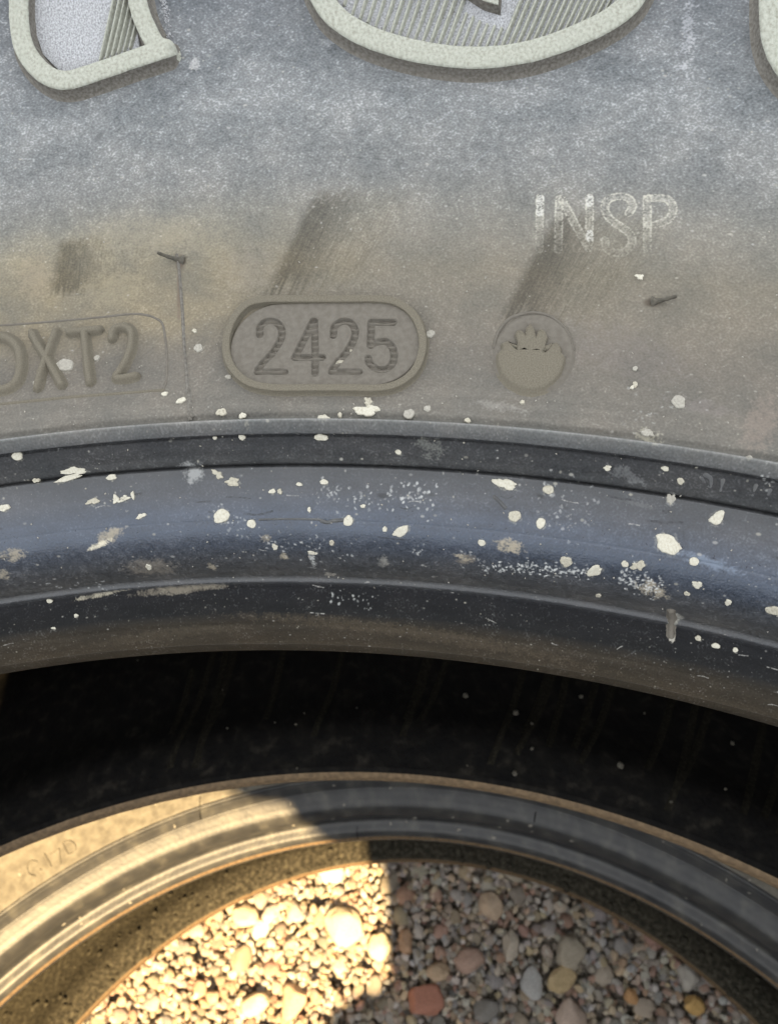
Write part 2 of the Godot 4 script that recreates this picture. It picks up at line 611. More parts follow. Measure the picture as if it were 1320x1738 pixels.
func paint_face():
	var W := TW
	var H := THT
	n_fine = noise(31, 0.22, 3).get_image(W, H).get_data()
	n_mid = noise(32, 0.06, 4).get_image(W, H).get_data()
	n_big = noise(33, 0.009, 5).get_image(W, H).get_data()
	var lg := noise(34, 0.05, 3)
	n_long = lg.get_image(W / 8, H).get_data()          # drawn out along the tyre
	FR.resize(W * H); FG.resize(W * H); FB.resize(W * H); FA.resize(W * H)
	var nr := ROWS.size() / 6
	var seg := 0
	for y in H:
		var s := (y + 0.5) / H * S_SPAN
		while seg < nr - 2 and s > ROWS[6 * (seg + 1)]: seg += 1
		var k := clampf((s - ROWS[6 * seg]) / (ROWS[6 * seg + 6] - ROWS[6 * seg]), 0.0, 1.0)
		var r := lerpf(ROWS[6 * seg + 1], ROWS[6 * seg + 7], k)
		var g := lerpf(ROWS[6 * seg + 2], ROWS[6 * seg + 8], k)
		var b := lerpf(ROWS[6 * seg + 3], ROWS[6 * seg + 9], k)
		var du := lerpf(ROWS[6 * seg + 4], ROWS[6 * seg + 10], k)
		var ro := lerpf(ROWS[6 * seg + 5], ROWS[6 * seg + 11], k)
		var tan_here := smoothstep(40.0, 47.0, s) * (1.0 - smoothstep(56.0, 65.0, s))
		var wall := smoothstep(33.0, 40.0, s)
		var chalk := smoothstep(56.0, 68.0, s)
		var seat := 1.0 - smoothstep(9.0, 11.0, s)
		for x in W:
			var i := y * W + x
			var f := n_fine[i] * 0.00784 - 1.0
			var m := n_mid[i] * 0.00784 - 1.0
			var l := n_big[i] * 0.00784 - 1.0
			var lo := n_long[y * (W / 8) + (x >> 3)] * 0.00784 - 1.0
			var v := 1.0 + du * (0.30 * f + 0.24 * m + 0.28 * l) + 0.14 * lo * (1.0 - wall) + 0.12 * f
			# pale powder where the medium noise runs high
			var p := maxf(0.0, m * 0.55 + f * 0.85 + l * 0.25 - 0.30) * (0.12 * chalk + 0.04)
			p = minf(p, 0.16)
			# left of the date code the dust is tan
			var th := TH0 + (x + 0.5) / W * TH_SPAN
			var t := tan_here * (1.0 - smoothstep(9.0, 16.0, th)) * (0.75 + 0.5 * l)
			var hue := 0.03 * l
			FR[i] = maxf(0.008, r * v * (1.0 + 0.19 * t + hue) + p)
			FG[i] = maxf(0.008, g * v * (1.0 + 0.14 * t) + p * 1.02)
			FB[i] = maxf(0.008, b * v * (1.0 - 0.02 * t - hue * 0.8) + p * 1.0)
			FA[i] = clampf(ro + 0.10 * m + 0.10 * f + 0.8 * p, 0.2, 0.98)


func lay(i: int, r: float, g: float, b: float, a: float, ro: float):
	FR[i] = lerpf(FR[i], r, a)
	FG[i] = lerpf(FG[i], g, a)
	FB[i] = lerpf(FB[i], b, a)
	FA[i] = lerpf(FA[i], ro, a)


# a soft, broken patch of colour, mostly dried mud or chalk: centre (th, s), radii in mm
func scuff(th: float, s: float, rx: float, ry: float, turn: float, r: float, g: float, b: float, a: float, broken: float):
	var px := (th - TH0) / TH_SPAN * TW
	var py := s / S_SPAN * THT
	var kx := TH_SPAN / TW * MM_DEG
	var ky := S_SPAN / THT
	var reach := maxf(rx, ry) * 1.35
	var ct := cos(turn)
	var sn := sin(turn)
	for y in range(maxi(0, int(py - reach / ky)), mini(THT - 1, int(py + reach / ky)) + 1):
		for x in range(maxi(0, int(px - reach / kx)), mini(TW - 1, int(px + reach / kx)) + 1):
			var dx := (x - px) * kx
			var dy := (y - py) * ky
			var u := (dx * ct + dy * sn) / rx
			var v := (-dx * sn + dy * ct) / ry
			var d := u * u + v * v
			if d > 1.7: continue
			var i := y * TW + x
			var n := (n_fine[i] * 0.00784 - 1.0) * 0.7 + (n_mid[i] * 0.00784 - 1.0) * 0.9
			var k := clampf((1.0 - d) * 1.3 + broken * n - broken * 0.25, 0.0, 1.0)
			if k > 0.0: lay(i, r, g, b, a * minf(1.0, k), 0.9)


# a worn painted stroke; worn = 0 whole, 1 mostly rubbed off; hollow = only the rims of the stroke are left
func stroke(flat: Array, w: float, r: float, g: float, b: float, a: float, worn: float, hollow: bool, s_top := 0.0, s_bot := -1.0):
	var path := smooth_path(flat, false, 6)
	var kx := TH_SPAN / TW * MM_DEG
	var ky := S_SPAN / THT
	var done_px := {}
	for q in path.size() - 1:
		var ax := (path[q].x - TH0) * MM_DEG
		var ay := path[q].y
		var bx := (path[q + 1].x - TH0) * MM_DEG
		var by := path[q + 1].y
		var l2 := maxf((bx - ax) ** 2 + (by - ay) ** 2, 1e-9)
		for y in range(int((minf(ay, by) - w) / ky), int((maxf(ay, by) + w) / ky) + 2):
			for x in range(int((minf(ax, bx) - w) / kx), int((maxf(ax, bx) + w) / kx) + 2):
				if x < 0 or y < 0 or x >= TW or y >= THT: continue
				var cx := x * kx
				var cy := y * ky
				var t := clampf(((cx - ax) * (bx - ax) + (cy - ay) * (by - ay)) / l2, 0.0, 1.0)
				var d := sqrt((cx - ax - t * (bx - ax)) ** 2 + (cy - ay - t * (by - ay)) ** 2) / (w * 0.5)
				if d > 1.1: continue
				var i := y * TW + x
				if not done_px.has(i) or done_px[i] > d: done_px[i] = d
	for i in done_px:
		var d: float = done_px[i]
		var s: float = (i / TW) * ky
		var n := (n_fine[i] * 0.00784 - 1.0) * 0.8 + (n_mid[i] * 0.00784 - 1.0) * 0.6
		var k := 1.0 - smoothstep(0.85, 1.1, d)
		if hollow: k *= 0.38 + 0.62 * smoothstep(0.45, 0.75, d)
		var fade := 1.0
		if s_bot > 0.0: fade = lerpf(0.25, 1.0, smoothstep(s_bot, s_top, s))
		lay(i, r, g, b, a * k * fade * clampf(1.0 - worn + n * 1.1, 0.0, 1.0), 0.85)


# a smear left by a brush: dark along its left edge (p to q), streaked and fading to the right over w mm
func smear(pth: float, ps: float, qth: float, qs: float, w: float, dark: float, light: float):
	var kx := TH_SPAN / TW * MM_DEG
	var ky := S_SPAN / THT
	var p := Vector2((pth - TH0) * MM_DEG, ps)
	var q := Vector2((qth - TH0) * MM_DEG, qs)
	var len := p.distance_to(q)
	var dir := (q - p) / len
	var x0 := int((minf(p.x, q.x) - 1.5) / kx)
	var x1 := int((maxf(p.x, q.x) + w + 1.0) / kx)
	for y in range(int((minf(p.y, q.y) - 2.0) / ky), int((maxf(p.y, q.y) + 2.0) / ky)):
		for x in range(maxi(0, x0), mini(TW - 1, x1)):
			var v := Vector2(x * kx, y * ky) - p
			# parallelogram: along the left edge and to the right
			var along := v.y / (q.y - p.y)
			var across := v.x - along * (q.x - p.x)
			if across < -1.2 or across > w: continue
			var i := y * TW + x
			var sx := clampi(int(across * 22.0) + 700, 0, TW - 1)
			var sy := clampi(int(along * len * 1.5) + 300, 0, THT - 1)
			var st := (n_fine[sy * TW + sx] * 0.00784 - 1.0)
			var st2 := (n_mid[sy * TW + sx] * 0.00784 - 1.0)
			var e := smoothstep(-0.12, 0.08, along + 0.08 * st2) * (1.0 - smoothstep(0.85, 1.05, along + 0.16 * st2))
			if e <= 0.0: continue
			var edge := smoothstep(-1.2, 0.6, across) * (1.0 - smoothstep(0.5, 7.5, across))
			var body := smoothstep(-0.3, 0.3, across) * (1.0 - smoothstep(w * 0.55, w, across + 1.2 * st2))
			var m := 1.0 - e * dark * edge
			m *= 1.0 + e * body * (light + 0.24 * st + 0.12 * st2)
			FR[i] *= m * (1.0 + 0.02 * e * body)
			FG[i] *= m
			FB[i] *= m * (1.0 - 0.05 * e * body)
			FA[i] = lerpf(FA[i], 0.62, 0.5 * e * body)


func specks(count: int, s0: float, s1: float, rmin: float, rmax: float, bright: float):
	var kx := TH_SPAN / TW * MM_DEG
	var ky := S_SPAN / THT
	for k in count:
		var cx := rng.randf() * TW
		var cy := rng.randf_range(s0, s1) / S_SPAN * THT
		var r := lerpf(rmin, rmax, rng.randf() ** 4)
		var st := rng.randf_range(0.6, 1.8)
		var a := bright * rng.randf_range(0.35, 1.0)
		var warm := rng.randf_range(0.8, 1.0)
		for y in range(maxi(0, int(cy - r / ky)), mini(THT - 1, int(cy + r / ky) + 1) + 1):
			for x in range(maxi(0, int(cx - r * st / kx)), mini(TW - 1, int(cx + r * st / kx) + 1) + 1):
				var d := sqrt(((x - cx) * kx / st) ** 2 + ((y - cy) * ky) ** 2) / r
				if d < 1.0: lay(y * TW + x, 0.33, 0.325 * lerpf(1.0, warm, 0.3), 0.31 * warm, a * minf(1.0, 2.0 * (1.0 - d)), 0.9)


func face_material():
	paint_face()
	for q in SMEARS: smear(q[0], q[1], q[2], q[3], q[4], q[5], q[6])
	for q in SPLATS: scuff(q[0], q[1] - 0.1, q[2] * 1.3, q[3] * 1.45, q[4], 0.20, 0.19, 0.16, 0.45, 1.2)
	for q in SCUFFS: scuff(q[0], q[1], q[2], q[3], q[4], q[5], q[6], q[7], q[8], q[9])
	for q in CRUMBS:            # rows of chalk crumbs
		for k in int(q[6]):
			var t := rng.randf()
			scuff(lerpf(q[0], q[2], t), lerpf(q[1], q[3], t) + rng.randfn(0, q[4]), rng.randf_range(0.10, 0.32), rng.randf_range(0.08, 0.26), rng.randf() * 3.0, 0.36, 0.36, 0.345, q[5] * rng.randf_range(0.3, 1.0), 0.9)
	for q in INSP: stroke(q, 0.98, 0.30, 0.285, 0.24, 1.0, 0.36, true, 61.57, 55.53)
	stroke(INSP_CAP_A, 0.85, 0.36, 0.35, 0.32, 0.8, 0.42, false)
	stroke(INSP_CAP_B, 0.85, 0.36, 0.35, 0.32, 0.85, 0.35, false)
	stroke(INSP_CAP_C, 0.8, 0.34, 0.33, 0.30, 0.75, 0.4, false)
	for k in 46:            # slanting scratches in the bloom of the upper right
		var th := rng.randf_range(16, 33)
		var s := rng.randf_range(64, 98)
		var l := rng.randf_range(0.2, 1.0)
		stroke([th, s, th + l * 0.5, s + l * 2.4, th + l, s + l * 4.6], rng.randf_range(0.10, 0.18), 0.22, 0.225, 0.235, 0.4, 0.4, false)
	for k in 40:            # nicks and mounting scrapes on the bead
		var th := rng.randf_range(-4, 36)
		var s := rng.randf_range(11, 25.5)
		var l := rng.randf_range(0.15, 1.1)
		stroke([th, s, th + l * 0.5, s + rng.randf_range(-0.2, 0.2), th + l, s + rng.randf_range(-0.35, 0.35)], rng.randf_range(0.12, 0.3), 0.012, 0.012, 0.013, 0.8, 0.3, false)
	specks(850, 9.0, 32.0, 0.06, 0.24, 0.5)
	specks(900, 0.0, 10.0, 0.05, 0.15, 0.42)
	specks(1300, 32.0, 62.0, 0.05, 0.17, 0.42)
	specks(2600, 58.0, 100.0, 0.06, 0.20, 0.45)
	for k in 34:            # hairs and scratches of dust on the bead and its seat
		var th := rng.randf_range(-4, 36)
		var s := rng.randf_range(1.0, 9.0) if k % 3 else rng.randf_range(10.0, 25.0)
		var l := rng.randf_range(0.1, 0.5)
		var d := rng.randf_range(-1.0, 1.0) * 0.5
		stroke([th, s, th + l * 0.5, s + d * 0.5, th + l, s + d * rng.randf()], 0.13, 0.26, 0.25, 0.23, 0.6, 0.2, false)
	var lut := PackedByteArray()
	lut.resize(4096)
	for k in 4096:
		var c := k / 4095.0
		lut[k] = int(clampf((c * 12.92 if c < 0.0031308 else 1.055 * pow(c, 1.0 / 2.4) - 0.055) * 255.0 + 0.5, 0, 255))
	var bytes := PackedByteArray()
	bytes.resize(TW * THT * 4)
	var hb := PackedByteArray()
	hb.resize(TW * THT)
	for i in TW * THT:
		bytes[4 * i] = lut[mini(4095, int(FR[i] * 4095.0))]
		bytes[4 * i + 1] = lut[mini(4095, int(FG[i] * 4095.0))]
		bytes[4 * i + 2] = lut[mini(4095, int(FB[i] * 4095.0))]
		bytes[4 * i + 3] = int(FA[i] * 255.0)
		hb[i] = (n_fine[i] + n_mid[i]) >> 1
	var tex := ImageTexture.create_from_image(Image.create_from_data(TW, THT, false, Image.FORMAT_RGBA8, bytes))
	var ht := ImageTexture.create_from_image(Image.create_from_data(TW, THT, false, Image.FORMAT_L8, hb))
	var m := StandardMaterial3D.new()
	m.albedo_texture = tex
	m.roughness = 1.0
	m.roughness_texture = tex
	m.roughness_texture_channel = BaseMaterial3D.TEXTURE_CHANNEL_ALPHA
	m.heightmap_enabled = true
	m.heightmap_texture = ht
	m.heightmap_scale = 0.012
	m.texture_repeat = true
	FR.clear(); FG.clear(); FB.clear(); FA.clear()
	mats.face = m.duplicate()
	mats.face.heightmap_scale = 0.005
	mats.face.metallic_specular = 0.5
	mats.wall = m.duplicate()
	mats.wall.metallic_specular = 0.3
	mats.seat = m.duplicate()
	mats.seat.metallic_specular = 0.2


# ------------------------------------------------------------------ measured marks: angle (degrees), s (mm) and so on
const BIG := [
	{"label": "large pale outlined letter at the left, its foot pointing right", "path": [5.51, 97.88, 5.421, 94.93, 5.319, 91.94, 5.256, 88.87, 5.289, 85.79, 5.512, 83.15, 5.916, 80.86, 6.44, 79.84, 7.212, 80.44, 8.133, 81.47, 9.178, 82.64], "w": 1.28, "more": [8.383, 96.06, 8.422, 93.04, 8.473, 90.35, 8.552, 87.98, 8.678, 86.09, 8.92, 83.52, 9.212, 82.71], "w2": 1.2, "floor": [5.779, 97.32, 5.513, 88.69, 5.687, 84.93, 6.147, 82.12, 6.521, 81.29, 8.392, 83.15, 8.327, 89.28, 8.25, 95.76], "hatch": [[8.309, 93.86, 7.634, 83.26], [8.467, 93.77, 7.801, 83.49], [8.625, 93.69, 7.968, 83.72], [8.782, 93.6, 8.136, 84.11], [8.151, 93.95, 7.467, 83.03], [7.993, 94.04, 7.299, 82.8]]},
	{"label": "large pale outlined round letter at the top, only its hatched bowl in view", "path": [13.059, 93.91, 13.211, 90.91, 13.369, 88.23, 13.806, 85.07, 14.695, 82.14, 15.973, 79.99, 17.461, 78.96, 18.892, 79.79, 20.177, 82.31, 20.985, 85.01, 21.337, 87.97, 21.483, 91.85], "w": 1.4, "floor": [13.32, 93.08, 13.557, 88.55, 14.204, 84.49, 15.248, 81.86, 16.439, 80.08, 17.835, 79.49, 18.957, 80.33, 20.094, 82.76, 20.901, 85.53, 21.238, 89.03, 21.233, 91.84, 17.336, 92.45], "tongue": [16.666, 92.57, 16.851, 89.64, 17.179, 87.59, 17.574, 86.34, 17.975, 85.7, 17.973, 87.65, 17.927, 92.36], "hatch": [[13.978, 92.87, 13.744, 88.79], [14.261, 92.79, 13.955, 87.44], [14.546, 92.7, 14.169, 86.07], [14.791, 92.64, 14.38, 85.42], [15.031, 92.57, 14.59, 84.86], [15.271, 92.51, 14.802, 84.31], [15.513, 92.45, 15.013, 83.76], [15.75, 92.4, 15.224, 83.28], [15.979, 92.35, 15.433, 82.95], [16.208, 92.3, 15.643, 82.63], [16.436, 92.25, 15.852, 82.3], [16.665, 92.21, 16.061, 81.98], [16.894, 92.17, 16.27, 81.66], [17.12, 92.13, 16.478, 81.4], [17.335, 92.09, 16.683, 81.28], [17.153, 85.63, 16.889, 81.16], [17.333, 85.07, 17.093, 81.05], [17.512, 84.51, 17.298, 80.94], [17.702, 84.14, 17.502, 80.83], [17.896, 83.86, 17.705, 80.73], [18.082, 83.57, 17.906, 80.73], [18.808, 91.92, 18.105, 80.85], [19.003, 91.9, 18.303, 80.98], [19.196, 91.89, 18.5, 81.1], [19.389, 91.87, 18.696, 81.23], [19.578, 91.86, 18.891, 81.4], [19.751, 91.85, 19.082, 81.76], [19.922, 91.85, 19.272, 82.12], [20.092, 91.84, 19.46, 82.48], [20.261, 91.84, 19.648, 82.83], [20.428, 91.83, 19.835, 83.19], [20.593, 91.83, 20.021, 83.57], [20.743, 91.83, 20.202, 84.09], [20.892, 91.83, 20.382, 84.62], [21.039, 91.84, 20.561, 85.14], [21.184, 91.84, 20.74, 85.66], [21.247, 91.84, 20.895, 87.03]]},
	{"label": "edge of another large pale letter cut off by the right side", "path": [24.26, 92.79, 24.346, 89.42, 24.457, 85.95, 24.63, 82.36, 24.908, 79.65, 25.315, 77.6, 25.967, 76.27], "w": 1.35, "hatch": []}]
const ROUGH := [9.023, 92.72, 9.225, 85.15]
const CODE := [
	{"label": "raised letter D at the left edge", "paths": [[3.417, 46.94, 3.87, 46.96, 4.198, 46.41, 4.479, 44.95, 4.596, 42.67, 4.543, 40.38, 4.297, 39.23, 3.827, 39.11, 3.509, 39.43]], "w": 0.6},
	{"label": "raised letter X", "paths": [[4.902, 46.88, 5.115, 44.9, 5.393, 42.86, 5.662, 40.83, 5.932, 38.67], [5.628, 46.53, 5.482, 44.51, 5.359, 42.71, 5.244, 40.81, 5.186, 38.66]], "w": 0.52},
	{"label": "raised letter T", "paths": [[6.065, 46.21, 6.498, 46.23, 6.95, 46.17], [6.5, 46.06, 6.576, 43.91, 6.67, 41.32, 6.804, 38.64]], "w": 0.52},
	{"label": "raised digit 2", "paths": [[7.362, 44.71, 7.388, 45.71, 7.563, 46.21, 7.78, 46.12, 7.951, 45.29, 7.975, 43.43, 7.863, 41.44, 7.712, 39.97, 7.595, 38.88, 7.89, 38.67, 8.191, 38.89]], "w": 0.52}]
const EDGES := [
	{"name": "panel_edge", "path": [3.509, 48.8, 4.773, 48.38, 5.857, 48.15, 7.029, 48.04, 7.928, 48.05, 8.378, 47.69, 8.67, 47.08, 8.857, 46.27, 8.973, 44.14, 9.077, 41.15, 9.132, 38.1, 9.084, 36.63], "w": 0.12, "h": 0.1, "m": "panel"},
	{"name": "panel_edge", "path": [3.665, 37.19, 4.946, 36.95, 6.222, 36.83, 7.677, 36.65, 9.084, 36.63], "w": 0.16, "h": 0.13, "m": "mark"},
	{"name": "mould_seam", "path": [9.253, 55.69, 9.323, 53.82, 9.381, 50.98, 9.452, 47.71, 9.526, 44.37, 9.637, 40.96, 9.778, 37.45, 9.917, 34.41, 10.005, 32.2], "w": 0.15, "h": 0.16, "m": "letter_wall"},
	{"name": "mould_seam", "path": [9.791, 37.01, 9.924, 34.83, 10.013, 32.67], "w": 0.26, "h": 0.2, "m": "letter_wall"},
	{"name": "mould_seam", "path": [24.808, 11.26, 24.948, 9.21, 25.054, 7.0], "w": 0.38, "h": 0.4, "m": "panel"},
	{"name": "crease_flap", "path": [13.879, 19.56, 14.084, 19.36, 14.27, 19.59, 14.713, 19.78], "w": 0.16, "h": 0.12, "m": "rubber"},
	{"name": "crease_flap", "path": [11.912, 19.67, 12.477, 19.73, 13.413, 19.74, 13.879, 19.7], "w": 0.08, "h": 0.05, "m": "rubber"},
	{"name": "crease_flap", "path": [19.101, 23.55, 19.288, 23.01, 19.461, 22.39], "w": 0.18, "h": 0.12, "m": "rubber"},
	{"name": "faint_mark", "path": [24.683, 28.75, 24.842, 28.17, 24.963, 27.98, 24.904, 28.91, 24.747, 29.21], "w": 0.22, "h": 0.1, "m": "rubber"},
	{"name": "faint_mark", "path": [25.238, 27.77, 25.224, 28.95], "w": 0.22, "h": 0.1, "m": "rubber"},
	{"name": "faint_mark", "path": [26.057, 27.89, 26.069, 29.02], "w": 0.22, "h": 0.1, "m": "rubber"},
	{"name": "faint_mark", "path": [26.423, 27.86, 26.445, 28.79], "w": 0.22, "h": 0.1, "m": "rubber"}]
const FRAME := [11.925, 48.45, 11.403, 47.83, 11.039, 45.78, 10.887, 42.98, 10.995, 40.18, 11.318, 37.95, 11.804, 36.39, 12.529, 35.7, 13.584, 35.64, 14.628, 35.65, 15.66, 35.74, 16.231, 36.82, 16.573, 38.91, 16.675, 41.91, 16.537, 44.48, 16.242, 46.54, 15.776, 47.87, 15.223, 48.25, 14.365, 48.26, 13.499, 48.31, 12.714, 48.4]
const PANEL := [13.8153, 41.9977, 5.8359, 6.2951]
const DIGITS := [[{"p": [11.87, 43.62, 11.868, 44.78, 12.051, 45.49, 12.3, 45.37, 12.491, 44.43, 12.516, 43.02, 12.323, 41.13, 12.103, 39.89, 11.921, 38.63], "round": true}, {"p": [11.924, 38.54, 11.914, 38.24, 12.729, 38.14], "round": false}], [{"p": [13.422, 45.32, 12.977, 40.22, 13.793, 40.17], "round": false}, {"p": [13.457, 45.32, 13.631, 37.86], "round": false}], [{"p": [14.051, 43.31, 14.063, 44.54, 14.258, 45.23, 14.485, 45.14, 14.658, 44.2, 14.668, 42.81, 14.497, 40.99, 14.3, 39.73, 14.137, 38.54], "round": true}, {"p": [14.124, 38.37, 14.121, 38.08, 14.918, 38.1], "round": false}], [{"p": [15.758, 45.14, 15.124, 45.11, 15.161, 41.92], "round": false}, {"p": [15.17, 41.92, 15.35, 42.34, 15.614, 42.44, 15.813, 41.56, 15.882, 39.99, 15.747, 38.71, 15.453, 38.51, 15.201, 39.34, 15.14, 40.1], "round": true}]]
const EMBLEM := [18.77, 41.24, 18.816, 39.95, 18.965, 38.51, 19.222, 37.35, 19.55, 36.65, 19.864, 36.53, 20.179, 36.99, 20.433, 38.01, 20.598, 39.31, 20.662, 40.8, 20.66, 41.59, 20.551, 42.1, 20.519, 42.8, 20.426, 43.32, 20.299, 43.19, 20.248, 42.61, 20.133, 41.93, 20.094, 42.95, 20.136, 43.92, 20.07, 44.68, 19.93, 45.11, 19.842, 44.68, 19.808, 44.04, 19.738, 44.97, 19.607, 45.71, 19.506, 45.13, 19.495, 44.17, 19.386, 44.62, 19.269, 44.74, 19.218, 44.09, 19.308, 43.0, 19.281, 42.03, 19.135, 42.63, 18.994, 43.07, 18.87, 42.71, 18.902, 42.0]
const EMBLEM_ARC := [18.676, 42.49, 18.747, 44.51, 18.987, 46.32, 19.266, 47.02, 19.552, 47.38, 19.828, 47.42, 20.11, 47.13, 20.368, 46.44, 20.582, 45.58, 20.755, 44.39, 20.87, 42.94]
const HAIRS := [{"label": "thin rubber moulding hair at the top of the seam", "at": [9.429, 54.907], "up": 1.9, "east": -2.6, "out": 0.3, "sag": 0.35, "r": 0.27}, {"label": "short rubber moulding hair right of the emblem", "at": [22.812, 50.123], "up": 1.6, "east": 2.3, "out": 0.2, "sag": 0.1, "r": 0.27}]
const SPLATS := [
	[5.919, 41.71, 1.13, 0.91, 0, 0.15, 1],
	[6.909, 42.22, 0.38, 0.38, 0, 0.15, 1],
	[10.004, 42.46, 0.6, 0.53, 0, 0.2, 1],
	[9.858, 44.93, 0.3, 0.3, 0, 0.3, 0],
	[4.583, 29.65, 0.68, 0.53, 0, 0.1, 0],
	[6.162, 26.97, 1.51, 0.45, 0.05, 0.35, 0],
	[5.965, 26.16, 1.96, 0.3, 0.2, 0.3, 0],
	[13.921, 29.66, 0.76, 0.45, 0, 0.2, 0],
	[11.537, 29.77, 0.38, 0.38, 0, 0.2, 0],
	[10.711, 29.81, 0.23, 0.23, 0, 0.2, 0],
	[7.298, 25.72, 0.6, 0.38, 0, 0.2, 0],
	[4.923, 26.34, 0.45, 0.3, 0, 0.3, 0],
	[3.767, 23.49, 0.68, 0.45, 0, 0.2, 0],
	[10.706, 20.2, 1.06, 0.76, 0.2, 0.14, 0],
	[11.661, 19.18, 0.53, 0.53, 0, 0.1, 0],
	[14.732, 19.64, 0.6, 0.6, 0, 0.15, 0],
	[16.374, 18.65, 1.06, 0.53, 0.5, 0.2, 0],
	[19.762, 21.56, 0.76, 0.6, 0, 0.12, 0],
	[20.538, 21.09, 0.53, 0.6, 0, 0.12, 0],
	[20.638, 25.01, 0.6, 0.53, 0, 0.12, 0],
	[19.389, 25.17, 1.21, 0.6, 0, 0.35, 0],
	[25.327, 24.67, 0.68, 0.76, -0.4, 0.35, 0],
	[24.181, 20.83, 1.43, 0.98, -0.3, 0.22, 0],
	[24.963, 19.48, 0.53, 0.45, 0, 0.1, 0],
	[21.425, 16.86, 0.68, 0.68, -0.6, 0.2, 0],
	[22.292, 16.11, 0.98, 0.6, 0.6, 0.3, 0],
	[18.862, 18.04, 0.45, 0.38, 0, 0.1, 0],
	[23.11, 17.76, 0.38, 0.38, 0, 0.2, 0],
	[13.955, 24.2, 0.53, 0.3, 0, 0.15, 0],
	[13.186, 23.9, 0.38, 0.23, 0, 0.2, 0],
	[23.79, 37.58, 0.76, 0.83, 0, 0.15, 1],
	[27.43, 15.5, 0.83, 0.6, 0, 0.1, 0],
	[26.996, 7.13, 0.3, 0.3, 0, 0.1, 0],
	[26.415, 7.07, 0.53, 0.3, 0, 0.15, 0],
	[25.86, 7.49, 0.38, 0.3, 0, 0.2, 0],
	[16.835, 43.96, 0.53, 0.53, 0, 0.15, 1],
	[14.267, 39.65, 0.6, 0.45, 0.4, 0.3, 0],
	[14.61, 41.41, 0.3, 0.23, 0.6, 0.2, 0],
	[15.263, 33.02, 1.28, 0.76, 0, 0.4, 0],
	[15.268, 34.21, 0.53, 0.53, 0, 0.45, 0],
	[16.485, 32.73, 0.68, 0.6, 0, 0.15, 1],
	[16.992, 33.53, 0.45, 0.38, 0, 0.15, 1],
	[18.164, 32.29, 0.38, 0.3, 0, 0.15, 0],
	[14.004, 32.02, 0.6, 0.38, 0, 0.35, 0],
	[14.484, 32.34, 0.23, 0.38, 0, 0.2, 0],
	[10.935, 32.96, 0.6, 0.53, 0, 0.2, 0],
	[11.588, 32.38, 0.45, 0.38, 0, 0.2, 0],
	[9.671, 34.89, 0.6, 0.38, 0.5, 0.2, 0],
	[9.138, 36.0, 0.38, 0.3, 0.4, 0.2, 0],
	[11.743, 31.32, 0.3, 0.45, 0, 0.3, 0],
	[7.916, 13.23, 0.38, 0.53, 0, 0.25, 0],
	[14.176, 16.71, 0.3, 0.38, 0, 0.1, 0],
	[16.209, 28.08, 0.38, 0.3, 0, 0.2, 0],
	[23.69, 29.23, 0.38, 0.3, 0, 0.2, 0],
	[24.161, 28.08, 0.38, 0.38, 0, 0.2, 0],
	[22.171, 28.36, 0.45, 0.3, 0, 0.3, 0],
	[23.068, 32.98, 0.68, 0.45, -0.4, 0.3, 1],
	[8.121, 20.7, 0.6, 0.3, 0.4, 0.3, 0],
	[6.609, 23.0, 0.68, 0.38, 0.2, 0.5, 0],
	[7.369, 22.95, 0.6, 0.38, -0.2, 0.6, 0],
	[7.636, 23.01, 0.53, 0.38, 0, 0.6, 0],
	[7.908, 23.29, 0.23, 0.45, 0, 0.4, 0],
	[11.099, 24.29, 0.91, 0.45, 0, 0.4, 0],
	[10.648, 25.27, 0.68, 0.38, -0.4, 0.6, 0],
	[12.335, 23.06, 0.38, 0.3, 0, 0.3, 0],
	[12.576, 23.05, 0.3, 0.3, 0, 0.3, 0],
	[15.175, 21.45, 0.3, 0.23, 0, 0.2, 0],
	[13.502, 20.87, 0.23, 0.3, 0, 0.2, 0],
	[15.878, 18.83, 0.3, 0.3, 0, 0.2, 0],
	[12.317, 15.96, 0.38, 0.38, 0, 0.3, 0],
	[13.496, 15.04, 0.53, 0.23, 0, 0.5, 0],
	[24.028, 25.85, 0.38, 0.68, 0, 0.4, 1],
	[23.496, 17.83, 0.68, 0.6, 0, 0.5, 0],
	[25.21, 16.79, 0.6, 0.38, 0, 0.4, 0],
	[22.592, 11.78, 0.3, 0.38, 0, 0.2, 0],
	[25.029, 15.23, 0.3, 0.3, 0, 0.3, 0],
	[26.199, 15.2, 0.38, 0.38, -0.5, 0.3, 0],
	[25.098, 6.82, 0.38, 0.45, 0, 0.3, 1],
	[22.562, 41.26, 0.3, 0.3, 0, 0.2, 1],
	[22.609, 39.14, 0.3, 0.38, 0, 0.2, 0],
	[22.54, 38.7, 0.23, 0.23, 0, 0.3, 0],
	[22.373, 53.05, 0.38, 0.38, 0, 0.5, 0],
	[11.014, 38.01, 0.38, 0.3, 0, 0.2, 1],
	[19.632, 35.21, 0.3, 0.23, 0, 0.3, 0],
	[5.089, 39.6, 0.38, 0.3, 0, 0.3, 1],
	[7.599, 23.02, 0.23, 0.23, 0, 0.2, 0],
	[3.911, 8.06, 0.38, 0.3, 0, 0.2, 0],
	[4.019, 4.38, 0.3, 0.15, -0.3, 0.3, 0],
	[4.833, 5.64, 0.3, 0.23, -0.8, 0.3, 0],
	[25.712, 31.81, 0.38, 0.3, 0, 0.3, 1]]
